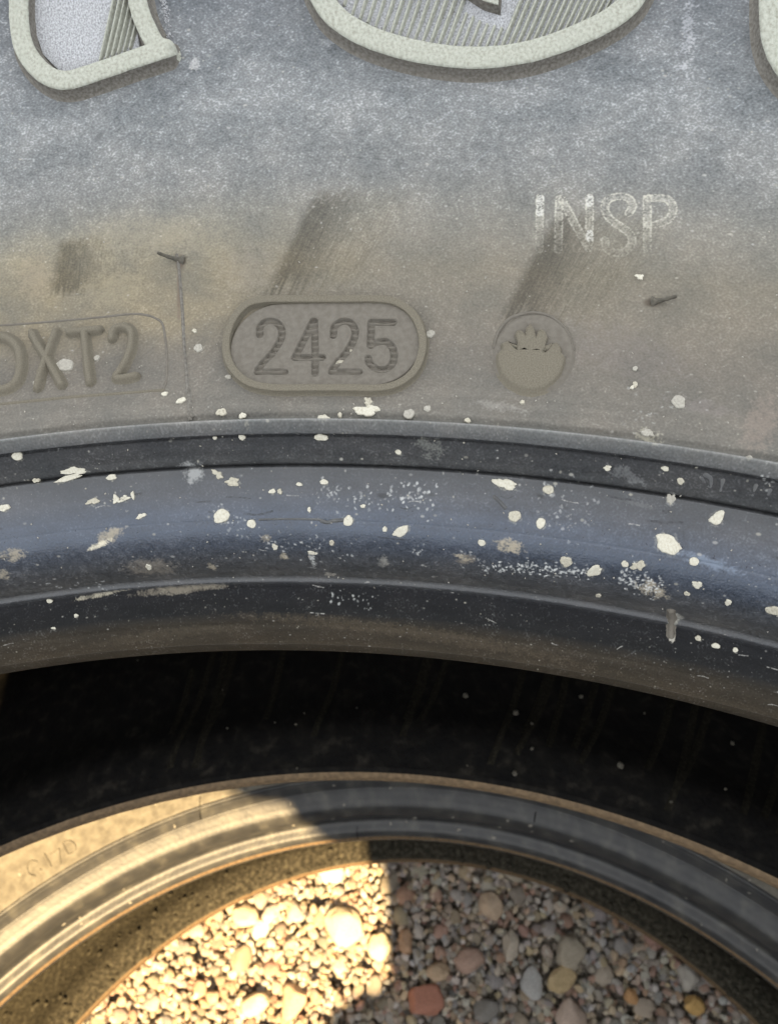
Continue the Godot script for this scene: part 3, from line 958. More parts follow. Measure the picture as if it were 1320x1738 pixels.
const SCUFFS := [
	[6.99, 18.41, 2.72, 1.03, 0.35, 0.24, 0.205, 0.15, 0.75, 0.9],
	[6.63, 17.48, 2.27, 0.48, 0.3, 0.5, 0.45, 0.34, 0.8, 0.7],
	[19.7, 17.88, 2.27, 1.11, -0.1, 0.24, 0.205, 0.15, 0.85, 1.0],
	[3.74, 17.5, 1.96, 1.11, 0, 0.24, 0.205, 0.15, 0.7, 1.1],
	[3.09, 14.75, 1.06, 1.11, 0, 0.24, 0.205, 0.15, 0.6, 1.1],
	[18.41, 15.32, 1.66, 1.11, 0.2, 0.115, 0.097, 0.075, 0.8, 0.9],
	[18.31, 15.56, 1.51, 0.48, -0.3, 0.24, 0.205, 0.15, 0.7, 1.1],
	[24.03, 14.8, 2.57, 1.59, -0.4, 0.24, 0.205, 0.15, 0.7, 1.2],
	[9.87, 25.33, 1.51, 1.59, 0, 0.19, 0.19, 0.185, 0.85, 0.9],
	[9.84, 26.49, 1.96, 0.63, 0, 0.19, 0.19, 0.185, 0.6, 1.0],
	[12.53, 14.27, 0.83, 0.71, 0, 0.24, 0.205, 0.15, 0.75, 0.9],
	[10.0, 12.44, 0.68, 1.11, 0, 0.24, 0.205, 0.15, 0.65, 0.9],
	[12.04, 17.13, 0.98, 0.63, 0.3, 0.24, 0.205, 0.15, 0.6, 0.9],
	[13.45, 13.79, 0.53, 1.9, 0, 0.36, 0.36, 0.345, 0.6, 1.3],
	[24.0, 25.77, 0.68, 1.03, 0, 0.19, 0.19, 0.185, 0.8, 0.8],
	[24.98, 8.94, 0.76, 2.22, 0, 0.2, 0.19, 0.16, 0.85, 0.7],
	[25.0, 10.17, 1.36, 0.79, -0.2, 0.22, 0.21, 0.18, 0.6, 0.9],
	[7.92, 12.82, 4.53, 2.38, 0, 0.115, 0.097, 0.075, 0.55, 0.8],
	[8.65, 7.93, 8.3, 0.79, 0.04, 0.16, 0.14, 0.11, 0.7, 0.7],
	[5.71, 8.04, 5.29, 0.4, 0.1, 0.3, 0.27, 0.21, 0.7, 1.0],
	[13.89, 10.22, 1.06, 0.63, 0, 0.2, 0.18, 0.15, 0.6, 0.9],
	[15.77, 13.72, 0.91, 1.43, 0, 0.18, 0.17, 0.15, 0.6, 0.9],
	[25.33, 19.64, 4.53, 0.79, -0.1, 0.14, 0.17, 0.22, 0.4, 0.8],  # bluish streak along the right of the bead
	[22.66, 83.36, 0.91, 5.55, 0, 0.24, 0.24, 0.25, 0.45, 1.8],
	[22.77, 80.99, 0.53, 2.06, 0, 0.26, 0.26, 0.26, 0.45, 1.7],
	[13.58, 83.07, 2.27, 0.79, 0, 0.3, 0.3, 0.3, 0.2, 1.0],
	[8.46, 89.2, 1.51, 4.76, -0.1, 0.28, 0.28, 0.28, 0.3, 1.0],
	[9.86, 81.24, 0.76, 1.43, 0, 0.36, 0.35, 0.34, 0.5, 1.0],
	[19.06, 34.43, 4.53, 0.79, -0.1, 0.17, 0.16, 0.145, 0.4, 1.0],
	[14.11, 35.55, 1.51, 0.63, 0, 0.3, 0.28, 0.24, 0.5, 0.9],
	[23.11, 32.64, 1.66, 1.11, -0.3, 0.3, 0.28, 0.22, 0.6, 1.0],
	[25.91, 36.26, 2.27, 4.76, -0.2, 0.15, 0.12, 0.1, 0.5, 0.8],
	[4.99, 54.72, 3.02, 3.96, 0, 0.17, 0.14, 0.1, 0.5, 0.8],
	[7.3, 51.84, 5.29, 3.17, 0, 0.17, 0.145, 0.1, 0.5, 0.7],
	[8.56, 58.53, 11.32, 3.17, -0.1, 0.165, 0.145, 0.11, 0.4, 0.8],
	[11.36, 52.81, 4.53, 3.96, -0.2, 0.15, 0.13, 0.105, 0.35, 0.9],
	[24.39, 37.38, 4.53, 1.11, -0.1, 0.12, 0.105, 0.098, 0.5, 0.9],
	[22.25, 43.12, 9.06, 3.96, -0.2, 0.105, 0.092, 0.084, 0.35, 1.0],
	[15.4, 39.44, 2.27, 0.79, 0, 0.12, 0.105, 0.09, 0.3, 0.8],
	[17.14, 28.78, 2.27, 1.59, -0.4, 0.11, 0.11, 0.1, 0.5, 1.3],
	[22.68, 27.88, 3.02, 0.95, -0.2, 0.1, 0.1, 0.1, 0.5, 1.2],
	[16.75, 2.59, 31.71, 1.27, -0.06, 0.055, 0.043, 0.029, 0.4, 0.8],
	[7.91, 1.85, 15.1, 1.11, 0.05, 0.052, 0.042, 0.029, 0.35, 0.8],
	[7.1, 72.68, 0.45, 1.11, -0.7, 0.05, 0.05, 0.05, 0.5, 0.8],
	[20.41, 24.16, 0.76, 0.32, -0.4, 0.02, 0.02, 0.02, 0.8, 0.6],
	[15.78, 22.73, 1.21, 0.4, 0, 0.02, 0.02, 0.02, 0.7, 0.8],
	[17.21, 23.17, 0.76, 0.32, 0, 0.03, 0.03, 0.03, 0.6, 0.9],
	[21.12, 23.27, 0.91, 0.32, -0.3, 0.02, 0.02, 0.02, 0.5, 1.0],
	[23.06, 24.69, 3.02, 0.32, -0.1, 0.08, 0.08, 0.08, 0.5, 1.0],
	[22.79, 49.89, 1.21, 0.71, 0, 0.055, 0.042, 0.032, 0.7, 0.6],
	[9.36, 54.37, 0.76, 1.43, 0, 0.06, 0.045, 0.036, 0.7, 0.6],
	[9.33, 50.19, 0.38, 4.76, 0, 0.075, 0.05, 0.042, 0.5, 0.8]]
const CRUMBS := [
	[19.24, 14.8, 22.18, 15.37, 0.55, 0.95, 150],
	[23.02, 16.18, 24.3, 14.6, 0.9, 0.85, 120],
	[18.22, 16.17, 19.15, 14.24, 0.6, 0.5, 30],
	[16.74, 16.13, 17.11, 16.26, 0.5, 0.7, 8],
	[11.83, 16.7, 14.81, 14.0, 1.2, 0.5, 50],
	[13.59, 22.99, 15.97, 22.21, 0.8, 0.5, 60],
	[15.96, 22.9, 17.4, 22.53, 0.9, 0.6, 60],
	[22.42, 35.26, 24.54, 37.49, 1.5, 0.3, 30],
	[13.83, 6.9, 15.47, 6.41, 0.7, 0.5, 30],
	[6.09, 10.01, 3.67, 10.61, 0.6, 0.5, 20],
	[22.08, 22.43, 20.17, 23.51, 1.8, 0.4, 60],
	[11.5, 17.98, 10.41, 20.66, 1.0, 0.5, 30],
	[26.07, 30.65, 26.49, 28.97, 0.6, 0.4, 14]]
const SMEARS := [[13.303, 62.507, 11.983, 49.644, 14.0, 0.46, -0.06], [5.818, 58.939, 5.505, 51.64, 12.5, 0.5, 0.03], [20.0, 59.749, 18.794, 46.111, 14.5, 0.46, -0.06]]
const INSP := [
	[19.488, 62.2, 19.554, 58.9, 19.621, 55.6],
	[20.006, 62.15, 20.065, 59.01, 20.129, 55.65],
	[20.087, 62.02, 20.505, 58.97, 20.937, 56.11],
	[20.789, 62.48, 20.872, 59.22, 20.937, 56.11],
	[21.858, 60.86, 21.923, 61.76, 21.808, 62.61, 21.529, 62.82, 21.269, 62.31, 21.222, 61.18, 21.393, 59.97, 21.711, 59.03, 21.946, 58.3, 22.036, 57.29, 21.93, 56.14, 21.694, 55.76, 21.418, 56.19, 21.327, 57.27],
	[22.267, 62.91, 22.362, 59.7, 22.456, 56.49],
	[22.299, 62.84, 22.699, 62.98, 22.896, 62.4, 22.957, 61.4, 22.855, 60.33, 22.545, 59.62, 22.396, 59.57]]
const INSP_CAP_A := [19.505, 62.13, 19.516, 61.3, 19.532, 60.25]
const INSP_CAP_B := [20.789, 62.48, 20.807, 61.74]
const INSP_CAP_C := [20.903, 58.04, 20.937, 57.3]
const STAMP := [
	{"label": "raised letter C on the lower tyre", "paths": [[-22.535, 39.86, -22.943, 41.43, -23.422, 40.61, -23.524, 37.82, -23.14, 35.84]]},
	{"label": "raised dot on the lower tyre", "paths": [[-22.535, 36.81, -22.46, 36.38]]},
	{"label": "raised digit 1 on the lower tyre", "paths": [[-21.74, 41.07, -21.661, 38.29, -21.568, 35.49]]},
	{"label": "raised digit 7 on the lower tyre", "paths": [[-21.276, 39.42, -20.867, 39.56, -20.457, 39.71, -20.61, 37.3, -20.732, 34.59]]},
	{"label": "raised letter D on the lower tyre", "paths": [[-20.024, 40.75, -19.959, 38.27, -19.867, 35.97], [-20.024, 40.75, -19.429, 40.49, -19.071, 38.04, -19.245, 35.9, -19.867, 35.97]]}]
const SEAMS := [[-7.246, 35.38, -7.522, 31.35, -7.882, 26.14], [6.8, 5.72, 6.754, 3.51, 6.716, 0.51], [24.363, 23.82, 24.361, 20.24, 24.367, 15.93]]
const STONES := [
	{"name": "terracotta_stone", "at": [0.0292, -0.1441], "rx": 10.1, "rz": 9.5, "turn": 20, "c": [0.651, 0.31, 0.225], "angular": 0.95, "seed": 300, "label": "terracotta red angular stone near the bottom edge"},
	{"name": "round_stone", "at": [0.0746, -0.1829], "rx": 6.5, "rz": 7.3, "turn": 0, "c": [0.713, 0.558, 0.419], "angular": 0.0, "seed": 301, "label": "smooth round tan stone lying alone in the shaded gravel"},
	{"name": "grey_slab_stone", "at": [0.0868, -0.142], "rx": 8.8, "rz": 6.0, "turn": 80, "c": [0.651, 0.651, 0.651], "angular": 0.7, "seed": 302, "label": "flat blue grey oblong stone in the shaded gravel"},
	{"name": "pink_stone", "at": [0.0568, -0.1581], "rx": 8.4, "rz": 5.9, "turn": 10, "c": [0.62, 0.434, 0.357], "angular": 0.4, "seed": 303, "label": "pinkish brown lumpy stone above the grey slab stone"},
	{"name": "pointed_stone", "at": [0.0799, -0.1614], "rx": 8.1, "rz": 4.5, "turn": 70, "c": [0.682, 0.605, 0.512], "angular": 0.6, "seed": 304, "label": "pale pointed stone with a greenish grey lower end"},
	{"name": "brown_stone", "at": [0.1099, -0.1529], "rx": 9.1, "rz": 8.4, "turn": 60, "c": [0.558, 0.496, 0.403], "angular": 0.5, "seed": 305, "label": "large grey brown stone with a pale rim"},
	{"name": "ochre_stone", "at": [0.1033, -0.142], "rx": 9.8, "rz": 6.0, "turn": 15, "c": [0.682, 0.527, 0.31], "angular": 0.5, "seed": 306, "label": "ochre stained stone at the right of the grey slab"},
	{"name": "orange_stone", "at": [0.1664, -0.1195], "rx": 4.7, "rz": 5.7, "turn": 40, "c": [0.82, 0.527, 0.202], "angular": 0.5, "seed": 307, "label": "bright orange stone close to the right rim of the hole"},
	{"name": "amber_stone", "at": [0.1357, -0.1285], "rx": 3.6, "rz": 3.9, "turn": 0, "c": [0.775, 0.449, 0.217], "angular": 0.3, "seed": 308, "label": "small amber stone left of the bright orange one"},
	{"name": "oblong_tan_stone", "at": [0.0239, -0.1728], "rx": 7.1, "rz": 3.9, "turn": 85, "c": [0.62, 0.403, 0.264], "angular": 0.1, "seed": 309, "label": "narrow upright brown tan stone beside the edge of the sunlight"},
	{"name": "tan_stone", "at": [0.0389, -0.1561], "rx": 5.8, "rz": 5.6, "turn": 0, "c": [0.698, 0.527, 0.372], "angular": 0.2, "seed": 310, "label": "rounded tan stone with a light top above the terracotta one"},
	{"name": "white_chunk_stone", "at": [-0.0093, -0.1866], "rx": 9.8, "rz": 11.3, "turn": 30, "c": [0.82, 0.728, 0.558], "angular": 0.7, "seed": 311, "label": "largest white stone in the sunlit gravel"},
	{"name": "yellow_stone", "at": [0.0095, -0.1735], "rx": 6.5, "rz": 7.0, "turn": 0, "c": [0.82, 0.728, 0.527], "angular": 0.2, "seed": 312, "label": "cream rounded stone at the edge of the sunlight"},
	{"name": "broad_sunlit_stone", "at": [-0.0411, -0.1558], "rx": 8.6, "rz": 7.9, "turn": 40, "c": [0.713, 0.527, 0.388], "angular": 0.9, "seed": 313, "label": "broad flat pinkish stone low in the sunlit gravel"},
	{"name": "pale_corner_stone", "at": [-0.0619, -0.1579], "rx": 8.7, "rz": 5.8, "turn": 10, "c": [0.82, 0.713, 0.542], "angular": 0.5, "seed": 314, "label": "white elongated stone at the bottom of the sunlit gravel"},
	{"name": "pale_stone", "at": [-0.0633, -0.201], "rx": 6.0, "rz": 7.2, "turn": 50, "c": [0.806, 0.666, 0.496], "angular": 0.3, "seed": 315, "label": "cream stone by the rim at the upper left of the sunlit gravel"},
	{"name": "dark_stone", "at": [0.0604, -0.135], "rx": 7.1, "rz": 5.6, "turn": 0, "c": [0.341, 0.326, 0.31], "angular": 0.5, "seed": 316, "label": "dark grey stone left of the slab at the bottom"},
	{"name": "blush_stone", "at": [0.1029, -0.124], "rx": 7.8, "rz": 9.2, "turn": 0, "c": [0.775, 0.62, 0.527], "angular": 0.3, "seed": 317, "label": "pale pink round stone cut off by the bottom edge at the right"}]


# ------------------------------------------------------------------ the tyres
func make_upper_tyre():
	var t := Node3D.new()
	t.name = "tyre"
	var y0 := GAP_A + RISE
	t.position = Vector3(0, -y0, 0)
	add_child(t, true)
	tag(t, "near tyre on top of the stack, its grey paint-flecked sidewall stamped 2425", "tyre", "tyres stacked on the gravel")
	face_material()
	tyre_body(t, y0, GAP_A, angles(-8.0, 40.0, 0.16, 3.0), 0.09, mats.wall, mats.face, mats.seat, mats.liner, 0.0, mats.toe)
	for q in BIG:            # large outlined letters with a hatched ground
		var L: Dictionary = q
		var st := shape_begin()
		band(st, smooth_path(L.path, false, 6), L.w, 1.66, FLAT, false, y0, PackedFloat32Array(), 0.008)
		if L.has("more"): band(st, smooth_path(L.more, false, 6), L.w2, 1.64, FLAT, false, y0, PackedFloat32Array(), 0.008)
		var o := put("raised_letter", done(st, Vector3.UP), mats.letter_wall, t)
		tag(o, L.label)
		var face := shape_begin()
		band(face, smooth_path(L.path, false, 6), L.w, 1.92, FACE, false, y0, PackedFloat32Array(), 0.014)
		if L.has("more"): band(face, smooth_path(L.more, false, 6), L.w2, 1.90, FACE, false, y0, PackedFloat32Array(), 0.012)
		put("letter_face", done(face, Vector3.UP), mats.letter, o)
		if L.has("floor"):
			var fl := shape_begin()
			plate(fl, straight_path(L.floor), 0.35, y0, [1.0, -0.1, 0.99, 1.0, 0.5, 1.0])
			put("letter_ground", done(fl, Vector3.UP), mats.letter_floor, o)
		if L.has("tongue"):
			var tg := shape_begin()
			plate(tg, straight_path(L.tongue), 1.8, y0, [1.14, -0.05, 1.03, 0.55, 0.99, 0.95, 0.95, 1.0, 0.5, 1.0])
			put("letter_tongue", done(tg, Vector3.UP), mats.letter_wall, o)
			var tf := shape_begin()
			plate(tf, straight_path(L.tongue), 1.86, y0, [0.99, 0.9, 0.97, 0.99, 0.94, 1.0, 0.5, 1.0])
			put("letter_face", done(tf, Vector3.UP), mats.letter, o)
		for hl in L.hatch:
			var hs := shape_begin()
			band(hs, straight_path(hl), 0.19, 0.5, ROUND, false, y0, PackedFloat32Array(), 0.15, 0.30)
			put("hatch_line", done(hs, Vector3.UP), mats.letter, o)
	# rough patch beside the left letter
	var rp := shape_begin()
	for k in 70:
		var u := rng.randf()
		plate(rp, blot(lerpf(ROUGH[0], ROUGH[2], u) + rng.randfn(0, 0.05), lerpf(ROUGH[1], ROUGH[3], u) + rng.randf_range(-0.2, 0.2), 0.16, 0.14, 0, 0.3, 8), 0.16, y0, [1.0, -0.1, 0.6, 0.9])
	tag(put("knurling", done(rp, Vector3.UP), mats.letter_floor, t), "", "", "", "stuff")
	# raised characters of the maker's code
	for q in CODE:
		var st := shape_begin()
		for pth in q.paths: band(st, smooth_path(pth, false, 5), q.w * 1.08, 0.80, ROUND, false, y0, PackedFloat32Array(), 0.05)
		tag(put("raised_character", done(st, Vector3.UP), mats.mark, t), q.label)
	for q in EDGES:
		var st := shape_begin()
		band(st, smooth_path(q.path, false, 5), q.w, q.h, ROUND, false, y0, PackedFloat32Array(), 0.12)
		put(q.name, done(st, Vector3.UP), mats[q.m], t)
	# date code: oval frame and a floor with engraved digits
	var fr := shape_begin()
	band(fr, smooth_path(FRAME, true, 6), 0.46, 0.85, FLAT, true, y0, PackedFloat32Array(), 0.015)
	tag(put("date_code_frame", done(fr, Vector3.UP), mats.mark, t), "raised oval rim round the date code")
	tag(put("date_code_panel", date_panel(y0), mats.panel, t), "oval floor with the engraved digits 2425")
	# round emblem with a notched upper edge, and the arc above it
	var em := shape_begin()
	plate(em, straight_path(EMBLEM), 0.80, y0, [1.13, -0.08, 1.04, 0.12, 0.99, 0.7, 0.95, 0.96, 0.90, 1.0, 0.86, 0.9, 0.5, 0.85], 0.85, Vector2(INF, 0), 0.02)
	tag(put("round_emblem", done(em, Vector3.UP), mats.mark, t), "round raised emblem with a notched top edge")
	var base := PackedVector2Array()
	for k in 40: base.append(Vector2(19.790 + 1.086 * cos(TAU * k / 40), 41.845 + 5.218 * sin(TAU * k / 40)))
	var ed := shape_begin()
	plate(ed, base, 0.30, y0, [1.07, -0.08, 1.02, 0.35, 0.98, 0.95, 0.95, 1.0, 0.5, 1.0])
	put("emblem_disc", done(ed, Vector3.UP), mats.panel, t)
	var ea := shape_begin()
	band(ea, smooth_path(EMBLEM_ARC, false, 5), 0.18, 0.22, ROUND, false, y0)
	put("emblem_rim", done(ea, Vector3.UP), mats.panel, t)
	# moulding hairs
	for q in HAIRS:
		tag(put("rubber_hair", hair(q, y0), mats.dirt, t), q.label)
	# drops of dried paint
	for q in SPLATS:
		var st := shape_begin()
		plate(st, blot(q[0], q[1], q[2], q[3], q[4], q[5], 26), 0.16, y0, [1.03, -0.25, 0.98, 0.55, 0.90, 1.0, 0.6, 0.9], 0.8, Vector2(INF, 0), 0.08)
		put("paint_splat", done(st, Vector3.UP), mats.faint_splat if q[6] > 0.5 else [mats.splat, mats.splat_b, mats.splat][rng.randi() % 3], t)
	# the dark inside: ribs left by the curing bladder and a little grit
	for k in 22:
		var rs := shape_begin()
		var a0 := rng.randf_range(-2, 40)
		var lean := rng.randf_range(1.5, 4.0)
		var j0 := rng.randi_range(4, 14)
		var j1 := j0 + rng.randi_range(12, 40)
		var prev := PackedVector3Array()
		for j in range(j0, mini(j1, liner_low.size() - 2), 2):
			var p := liner_low[j]
			var tn := (liner_low[j + 1] - liner_low[j - 1]).normalized()
			var nn := Vector2(-tn.y, tn.x)
			var row := PackedVector3Array()
			for c in [[-0.26, -0.0001], [-0.10, 0.0003], [0.10, 0.0003], [0.26, -0.0001]]:
				var a := deg_to_rad(a0 + lean * (j - j0) / 40.0 + c[0])
				var w: Vector2 = p + nn * c[1]
				row.append(Vector3(w.x * sin(a), w.y + y0, -w.x * cos(a)))
			if prev.size():
				for i in 3:
					for v in [prev[i], row[i], prev[i + 1], prev[i + 1], row[i], row[i + 1]]: rs.add_vertex(v)
			prev = row
		put("liner_rib", done(rs, Vector3(0, 0.5, 1)), mats.rib, t)
	var gl := shape_begin()
	for k in 34:
		var a := deg_to_rad(rng.randf_range(-10, 45))
		var q: Vector2 = liner_low[int(40.0 * rng.randf())] + Vector2(0, y0 + 0.0002)
		lump(gl, Vector3(q.x * sin(a), q.y, -q.x * cos(a)), lerpf(0.0003, 0.0010, rng.randf() ** 3))
	tag(put("grit", done(gl, Vector3.ZERO), mats.dirt, t), "", "", "", "stuff")
	# crumbs of the same paint, too small to tell apart
	var cr := shape_begin()
	for k in 220:
		var s := rng.randf_range(9.0, 36.0) if k % 4 else rng.randf_range(33.0, 62.0)
		plate(cr, blot(rng.randf_range(-3, 33), s, rng.randf_range(0.06, 0.16), rng.randf_range(0.06, 0.14), rng.randf() * 3.0, 0.4, 7), 0.09, y0, [1.0, -0.3, 0.7, 0.9])
	tag(put("paint_crumbs", done(cr, Vector3.UP), mats.faint_splat, t), "", "", "", "stuff")


func seg_d(p: Vector2, a: Vector2, b: Vector2) -> float:
	var ab := b - a
	return p.distance_to(a + ab * clampf((p - a).dot(ab) / maxf(ab.length_squared(), 1e-9), 0.0, 1.0))


func date_panel(y0: float) -> ArrayMesh:
	# in millimetres on the skin; the oval is a stadium round PANEL (th, s of the centre, half length, radius)
	var kk := prof(PANEL[1]).x * 17.4533
	var hx: float = PANEL[2] + PANEL[3]
	var hy: float = PANEL[3]
	var nx := 400
	var ny := 190
	var digits := []
	for d in DIGITS:
		var segs := []
		var box := Rect2()
		for pth in d:
			var sp := smooth_path(pth.p, false, 4) if pth.round else straight_path(pth.p)
			for i in sp.size() - 1:
				var a := Vector2((sp[i].x - PANEL[0]) * kk, sp[i].y - PANEL[1])
				var b := Vector2((sp[i + 1].x - PANEL[0]) * kk, sp[i + 1].y - PANEL[1])
				segs.append([a, b])
				box = Rect2(a, Vector2.ZERO).expand(b) if segs.size() == 1 else box.expand(a).expand(b)
		digits.append([segs, box.grow(0.9)])
	var V := PackedVector3Array()
	var I := PackedInt32Array()
	for i in nx + 1:
		for j in ny + 1:
			var p := Vector2(lerpf(-hx, hx, float(i) / nx), lerpf(-hy, hy, float(j) / ny))
			var e := maxf(0.0, absf(p.x) - PANEL[2])
			var out := Vector2(e, p.y).length() - PANEL[3]
			var h := 0.50 if out < -0.5 else lerpf(0.50, -0.3, smoothstep(-0.5, -0.05, out))
			for d in digits:
				if (d[1] as Rect2).has_point(p):
					var dm := 9.0
					for sg in d[0]: dm = minf(dm, seg_d(p, sg[0], sg[1]))
					var inside := 1.0 - smoothstep(0.36, 0.45, dm)
					var tooth := 0.5 + 0.5 * sin(p.y * 7.6 + sin(p.x * 2.0) * 0.8)
					h -= inside * (0.24 + 0.26 * tooth)
					h += 0.07 * bump1(dm, 0.62, 0.12)
			h += 0.012 * sin(p.x * 3.1 + p.y * 2.0)
			V.append(surf(PANEL[0] + p.x / kk, PANEL[1] + p.y, h, y0))
	for i in nx:
		for j in ny:
			var k := i * (ny + 1) + j
			I.append_array([k, k + 1, k + ny + 1, k + ny + 1, k + 1, k + ny + 2])
	var N := PackedVector3Array()
	N.resize(V.size())
	for k in range(0, I.size(), 3):
		var f := (V[I[k + 2]] - V[I[k]]).cross(V[I[k + 1]] - V[I[k]])
		for c in 3: N[I[k + c]] += f
	for i in N.size(): N[i] = N[i].normalized()
	return mesh_of(V, N, null, I)


func hair(q: Dictionary, y0: float) -> ArrayMesh:
	var root := surf(q.at[0], q.at[1], -0.1, y0)
	var n := surf_n(q.at[0], q.at[1])
	var a := deg_to_rad(q.at[0])
	var east := Vector3(cos(a), 0, sin(a))
	var outw := east.cross(n) * -1.0
	var tip: Vector3 = root + (n * q.up + east * q.east + outw * q.out) * 0.001
	var st := shape_begin()
	var steps := 10
	var prev := PackedVector3Array()
	for i in steps + 1:
		var t := float(i) / steps
		var c: Vector3 = root.lerp(tip, t) - n * (sin(t * PI) * q.sag * 0.001)
		var dir: Vector3 = (tip - root).normalized()
		var u: Vector3 = dir.cross(Vector3(0.3, 0.5, 0.8)).normalized()
		var v: Vector3 = dir.cross(u)
		var r: float = q.r * 0.001 * (1.0 + 1.6 * exp(-t * 9.0) + 0.12 * sin(t * 23.0)) * (1.0 - 0.25 * t)
		var ring := PackedVector3Array()
		for k in 13: ring.append(c + (u * cos(TAU * k / 12) + v * sin(TAU * k / 12)) * r)
		if i:
			for k in 12:
				for w in [prev[k], ring[k], prev[k + 1], prev[k + 1], ring[k], ring[k + 1]]: st.add_vertex(w)
		prev = ring
		if i == steps:
			for k in 12:
				for w in [ring[k], c + dir * r * 0.5, ring[k + 1]]: st.add_vertex(w)
	st.index()
	st.generate_normals()
	return st.commit()


func make_lower_tyre():
	var t := Node3D.new()
	t.name = "tyre"
	var y0 := GAP_B + RISE
	t.position = Vector3(0, LOWER_Y - y0, 0)
	add_child(t, true)
	tag(t, "lower tyre under the first, its dusty bead half in sun and stamped C.17D", "tyre", "tyres stacked on the gravel")
	tyre_body(t, y0, GAP_B, angles(-70.0, 70.0, 0.3, 4.0), 0.14, mats.dusty, mats.bead_b, mats.bead_b, mats.dirty_liner, 1.4, mats.toe, 0.25)
	for q in STAMP:
		var st := shape_begin()
		for pth in q.paths: band(st, smooth_path(pth, false, 5), 0.24, 0.4, ROUND, false, y0)
		tag(put("raised_character", done(st, Vector3.UP), mats.dusty, t), q.label)
	for q in SEAMS:
		var st := shape_begin()
		band(st, straight_path(q), 0.16, 0.25, ROUND, false, y0, PackedFloat32Array(), 0.1)
		put("mould_seam", done(st, Vector3.UP), mats.liner, t)
	# lumps of dirt stuck to the inside, and on the bead
	var gr := shape_begin()
	for k in 800:
		var a := deg_to_rad(rng.randf_range(-75, 75))
		var q: Vector2 = liner_low[int(38.0 * rng.randf() ** 1.3)] + Vector2(rng.randf_range(-0.0003, 0.0003), y0 - 0.0003)
		var c := Vector3(q.x * sin(a), q.y, -q.x * cos(a))
		lump(gr, c, lerpf(0.0007, 0.0022, rng.randf() ** 2))
	tag(put("dirt_lumps", done(gr, Vector3.ZERO), mats.dirty_liner, t), "", "", "", "stuff")
	for k in 46:
		var st := shape_begin()
		plate(st, blot(rng.randf_range(-45, 50), rng.randf_range(3.0, 40.0), rng.randf_range(0.2, 0.8), rng.randf_range(0.2, 0.6), rng.randf() * 3, 0.4, 14), 0.2, y0, [1.03, -0.25, 0.95, 0.6, 0.6, 1.0], 1.0)
		put("paint_splat", done(st, Vector3.UP), mats.faint_splat, t)


func lump(st: SurfaceTool, c: Vector3, r: float):
	var b := Basis.from_euler(Vector3(rng.randf() * 6, rng.randf() * 6, rng.randf() * 6)).scaled(Vector3(1, rng.randf_range(0.5, 1.0), rng.randf_range(0.6, 1.3)) * r)
	var ring := [PackedVector3Array(), PackedVector3Array()]
	for k in 7:
		var a := TAU * k / 7
		ring[0].append(c + b * Vector3(cos(a) * 0.9, 0.35, sin(a) * 0.9))
		ring[1].append(c + b * Vector3(cos(a + 0.4) * 0.85, -0.4, sin(a + 0.4) * 0.85))
	for k in 7:
		var n := (k + 1) % 7
		for f in [[ring[0][k], ring[0][n], c + b * Vector3(0, 0.9, 0)], [ring[1][n], ring[1][k], c - b * Vector3(0, 0.9, 0)], [ring[0][n], ring[0][k], ring[1][k]], [ring[0][n], ring[1][k], ring[1][n]]]:
			var p: Vector3 = f[0]
			var q: Vector3 = f[1]
			var w: Vector3 = f[2]
			var out := (w - p).cross(q - p).dot((p + q + w) / 3.0 - c) > 0.0
			for v in ([p, q, w] if out else [p, w, q]): st.add_vertex(v)


# ------------------------------------------------------------------ ground, gravel, added post
func make_ground():
	var pm := PlaneMesh.new()
	pm.size = Vector2(2000, 2000)
	var g := put("ground", pm, mats.soil, self)
	g.position = Vector3(0, GROUND_Y, 0)
	tag(g, "", "", "", "structure")


func stone_mesh(seed_: int, sub: int, angular: float, stretch: Vector3) -> ArrayMesh:
	var r := RandomNumberGenerator.new()
	r.seed = seed_
	var n := noise(seed_, 0.9, 3)
	var cuts := []
	for k in int(3 + angular * 7):
		cuts.append([Vector3(r.randfn(), r.randfn(), r.randfn()).normalized(), r.randf_range(0.62, 0.92)])
	# an octahedron divided "sub" times
	var V := [Vector3.UP, Vector3.DOWN, Vector3.LEFT, Vector3.RIGHT, Vector3.FORWARD, Vector3.BACK]
	var F := [[0, 3, 4], [0, 4, 2], [0, 2, 5], [0, 5, 3], [1, 4, 3], [1, 2, 4], [1, 5, 2], [1, 3, 5]]
	for s in sub:
		var mid := {}
		var G := []
		for f in F:
			var m := []
			for e in 3:
				var a: int = f[e]
				var b: int = f[(e + 1) % 3]
				var key := Vector2i(mini(a, b), maxi(a, b))
				if not mid.has(key):
					mid[key] = V.size()
					V.append(((V[a] + V[b]) as Vector3).normalized())
				m.append(mid[key])
			G.append_array([[f[0], m[0], m[2]], [m[0], f[1], m[1]], [m[2], m[1], f[2]], m])
		F = G
	var P := PackedVector3Array()
	for v: Vector3 in V:
		var p := v * (1.0 + 0.30 * n.get_noise_3dv(v * 0.8) + 0.07 * n.get_noise_3dv(v * 3.0 + Vector3(9, 0, 0)))
		for c in cuts:
			var d: float = p.dot(c[0]) - c[1]
			if d > 0.0: p -= c[0] * d * lerpf(0.55, 0.95, angular)
		P.append(p * stretch)
	var I := PackedInt32Array()
	var N := PackedVector3Array()
	N.resize(P.size())
	for f in F:
		var a := P[f[0]]
		var w := (P[f[2]] - a).cross(P[f[1]] - a)
		var flip := w.dot(a) < 0.0
		var idx := [f[0], f[2], f[1]] if flip else [f[0], f[1], f[2]]
		for c in idx:
			I.append(c)
			N[c] += w * (-1.0 if flip else 1.0)
	for i in N.size(): N[i] = N[i].normalized()
	return mesh_of(P, N, null, I)


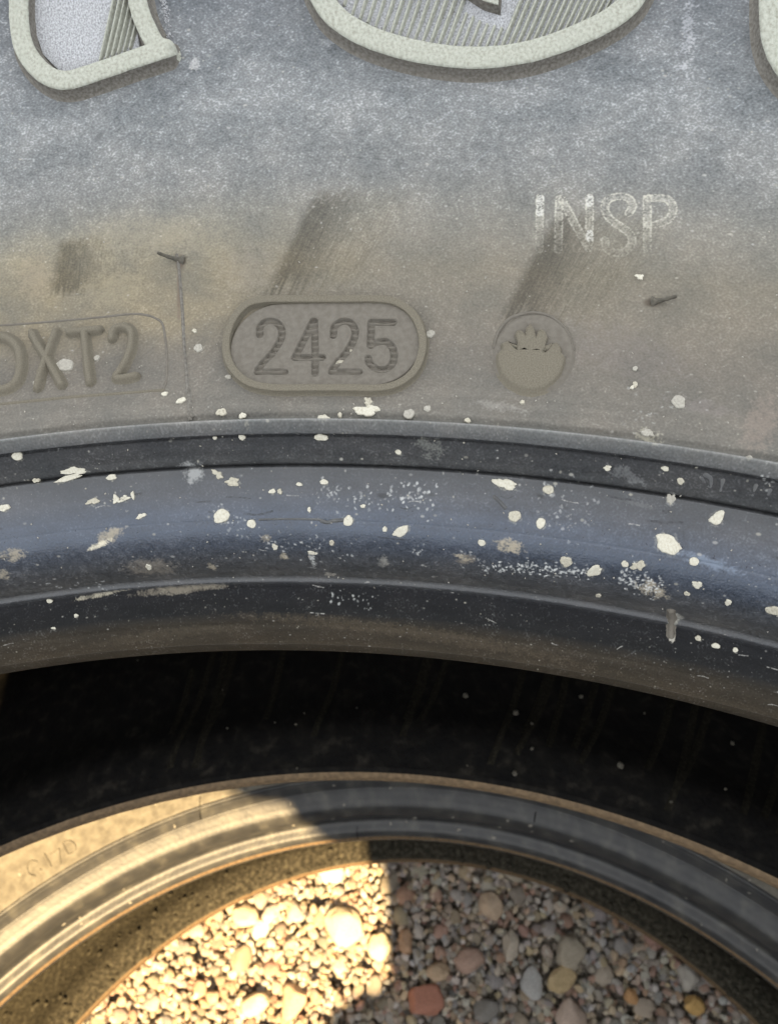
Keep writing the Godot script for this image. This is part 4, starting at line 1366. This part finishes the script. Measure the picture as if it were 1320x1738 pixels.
func stone_colour() -> Color:        # linear
	var list := [Color(.64, .53, .41), Color(.72, .63, .52), Color(.58, .50, .44), Color(.76, .70, .62), Color(.66, .47, .36), Color(.47, .44, .42), Color(.68, .65, .62), Color(.76, .63, .45), Color(.60, .40, .32), Color(.52, .46, .38), Color(.80, .76, .70)]
	var c: Color = list[rng.randi() % list.size()]
	var k := rng.randf_range(0.7, 1.2)
	return Color(c.r * k * rng.randf_range(0.95, 1.06), c.g * k, c.b * k * rng.randf_range(0.92, 1.08))


func make_gravel():
	var g := Node3D.new()
	g.name = "gravel"
	g.position = Vector3(0, GROUND_Y, 0)
	add_child(g, true)
	tag(g, "", "", "", "stuff")
	var kinds := []
	for k in 5: kinds.append(stone_mesh(100 + k, 2, [0.3, 0.6, 0.85, 1.0, 0.5][k], [Vector3(1, .66, .8), Vector3(1, .6, .7), Vector3(1, .62, .85), Vector3(1, .55, .75), Vector3(1, .75, .9)][k]))
	var where := []
	var tints := []
	for k in 5:
		where.append([])
		tints.append([])
	var cell := {}
	# the stones that are things of their own come first and keep their room
	for q in STONES:
		var m := stone_mesh(q.seed, 3, q.angular, Vector3(q.rx, q.rz * 0.62 + q.rx * 0.12, q.rz) * 0.001)
		var o := put(q.name, m, null, self)
		var mt: StandardMaterial3D = mats.stone.duplicate()
		mt.vertex_color_use_as_albedo = false
		mt.albedo_color = lin(q.c[0], q.c[1], q.c[2])
		mt.uv1_scale = Vector3(70, 70, 70)
		o.material_override = mt
		o.position = Vector3(q.at[0], GROUND_Y + 0.0125, q.at[1])
		o.rotation_degrees = Vector3(rng.randf_range(-8, 8), q.turn, rng.randf_range(-8, 8))
		tag(o, q.label, "stone", "larger stones in the gravel")
		keep(cell, o.position, maxf(q.rx, q.rz) * 0.00085)
	# stones of falling size thrown where there is room for them, then small ones into every gap
	for pass_ in [[110, 0.0070, 0.0100, 0.30, 0.92], [700, 0.0048, 0.0070, 0.30, 0.86], [4500, 0.0030, 0.0048, 0.30, 0.82], [9000, 0.0017, 0.0030, 0.30, 0.7]]:
		for k in int(pass_[0]):
			var p := Vector3(rng.randf_range(-0.30, 0.30), 0, rng.randf_range(-0.31, 0.12))
			var r: float = rng.randf_range(pass_[1], pass_[2])
			if Vector2(p.x, p.z).length() > pass_[3] or not roomy(cell, p, r * pass_[4]): continue
			keep(cell, p, r * pass_[4])
			p.y = 0.0095 + rng.randf_range(-0.0015, 0.001) - 0.15 * r
			var b := Basis.from_euler(Vector3(rng.randfn(0, 0.25), rng.randf() * TAU, rng.randfn(0, 0.25))).scaled(Vector3.ONE * r)
			var m := rng.randi() % 5
			where[m].append(Transform3D(b, p))
			tints[m].append(stone_colour())
	for k in 34000:           # a bed of small chips that fills the gaps between them
		var p := Vector3(rng.randf_range(-0.30, 0.30), rng.randf_range(0.0045, 0.0105), rng.randf_range(-0.31, 0.12))
		var r := rng.randf_range(0.0013, 0.0033)
		var m := rng.randi() % 5
		where[m].append(Transform3D(Basis.from_euler(Vector3(rng.randf() * 6, rng.randf() * 6, rng.randf() * 6)).scaled(Vector3.ONE * r), p))
		tints[m].append(stone_colour())
	for k in 22000:           # the yard round the stack
		var a := rng.randf() * TAU
		var d := sqrt(rng.randf_range(0.1, 3.2))
		var r := rng.randf_range(0.004, 0.012)
		var m := rng.randi() % 5
		where[m].append(Transform3D(Basis.from_euler(Vector3(rng.randfn(0, 0.3), rng.randf() * TAU, rng.randfn(0, 0.3))).scaled(Vector3.ONE * r), Vector3(d * cos(a), 0.003, d * sin(a))))
		tints[m].append(stone_colour())
	for k in 5:
		var mm := MultiMesh.new()
		mm.transform_format = MultiMesh.TRANSFORM_3D
		mm.use_colors = true
		mm.mesh = kinds[k]
		mm.instance_count = where[k].size()
		for i in where[k].size():
			mm.set_instance_transform(i, where[k][i])
			mm.set_instance_color(i, tints[k][i])
		var mi := MultiMeshInstance3D.new()
		mi.name = "pebbles"
		mi.multimesh = mm
		mi.material_override = mats.stone
		g.add_child(mi, true)
		tag(mi, "", "", "", "stuff")


const CELL := 0.012
func keep(cell: Dictionary, p: Vector3, r: float):
	var k := Vector2i(floori(p.x / CELL), floori(p.z / CELL))
	if not cell.has(k): cell[k] = []
	cell[k].append(Vector3(p.x, p.z, r))


func roomy(cell: Dictionary, p: Vector3, r: float) -> bool:
	var k := Vector2i(floori(p.x / CELL), floori(p.z / CELL))
	for i in range(-2, 3):
		for j in range(-2, 3):
			for q in cell.get(k + Vector2i(i, j), []):
				if Vector2(p.x - q.x, p.z - q.y).length() < (r + q.z) * 0.86: return false
	return true


# a timber post added out of view, outlined to shade the top tyre
func make_shade_post():
	var t := Node3D.new()
	t.name = "added_shade_post"
	t.position = Vector3(0.11, GROUND_Y, 0.53)
	add_child(t, true)
	tag(t, "added out-of-view post with a capping board beside the tyre stack", "shade_post")
	put("shade_post", prism([Vector2(-0.098, 0.0), Vector2(0.096, 0.0), Vector2(0.096, 1.30), Vector2(-0.096, 1.30), Vector2(-0.091, 1.03), Vector2(-0.097, 0.97)], 0.06, 0.004), mats.timber, t)
	var cap := put("added_shade_board", prism([Vector2(-0.094, 1.18), Vector2(-0.1037, 1.197), Vector2(-0.108, 1.22), Vector2(-0.125, 1.232), Vector2(-0.1305, 1.2415), Vector2(-0.16, 1.30), Vector2(-0.174, 1.36), Vector2(-0.176, 1.85), Vector2(0.14, 1.85), Vector2(0.13, 1.25), Vector2(0.07, 1.20)], 0.016, 0.003), mats.timber, t)  # added board, its lower edge drawn to shape the shadow on the lower bead
	cap.position.z = -0.022 - 0.018
	put("added_shade_block", prism([Vector2(-0.09, 0.961), Vector2(-0.1307, 0.949), Vector2(-0.1375, 0.928), Vector2(-0.142, 0.85), Vector2(-0.142, 0.80), Vector2(-0.09, 0.79)], 0.05, 0.003), mats.timber, t)  # added block that shapes the shadow edge on the gravel


func prism(o: Array, depth: float, bevel: float) -> ArrayMesh:       # an outline in the xy plane given depth along z
	var st := SurfaceTool.new()
	st.begin(Mesh.PRIMITIVE_TRIANGLES)
	st.set_smooth_group(-1)
	var outer := PackedVector2Array(o)
	var inner := Geometry2D.offset_polygon(outer, -bevel, Geometry2D.JOIN_MITER)[0] as PackedVector2Array
	var cw := Geometry2D.is_polygon_clockwise(outer)
	var z := depth / 2.0
	var n := outer.size()
	for i in n:
		var k := (i + 1) % n
		var a := outer[i]
		var b := outer[k]
		var q := [Vector3(a.x, a.y, z - bevel), Vector3(b.x, b.y, z - bevel), Vector3(a.x, a.y, bevel - z), Vector3(b.x, b.y, bevel - z)]
		for v in ([q[0], q[2], q[1], q[1], q[2], q[3]] if cw else [q[0], q[1], q[2], q[1], q[3], q[2]]): st.add_vertex(v)
	for side in [1.0, -1.0]:
		var f := outer
		var idx := Geometry2D.triangulate_polygon(f)
		for i in range(0, idx.size(), 3):
			for c in 3: st.add_vertex(Vector3(f[idx[i + c]].x, f[idx[i + c]].y, side * (z - bevel)))
	st.generate_normals()
	return st.commit()
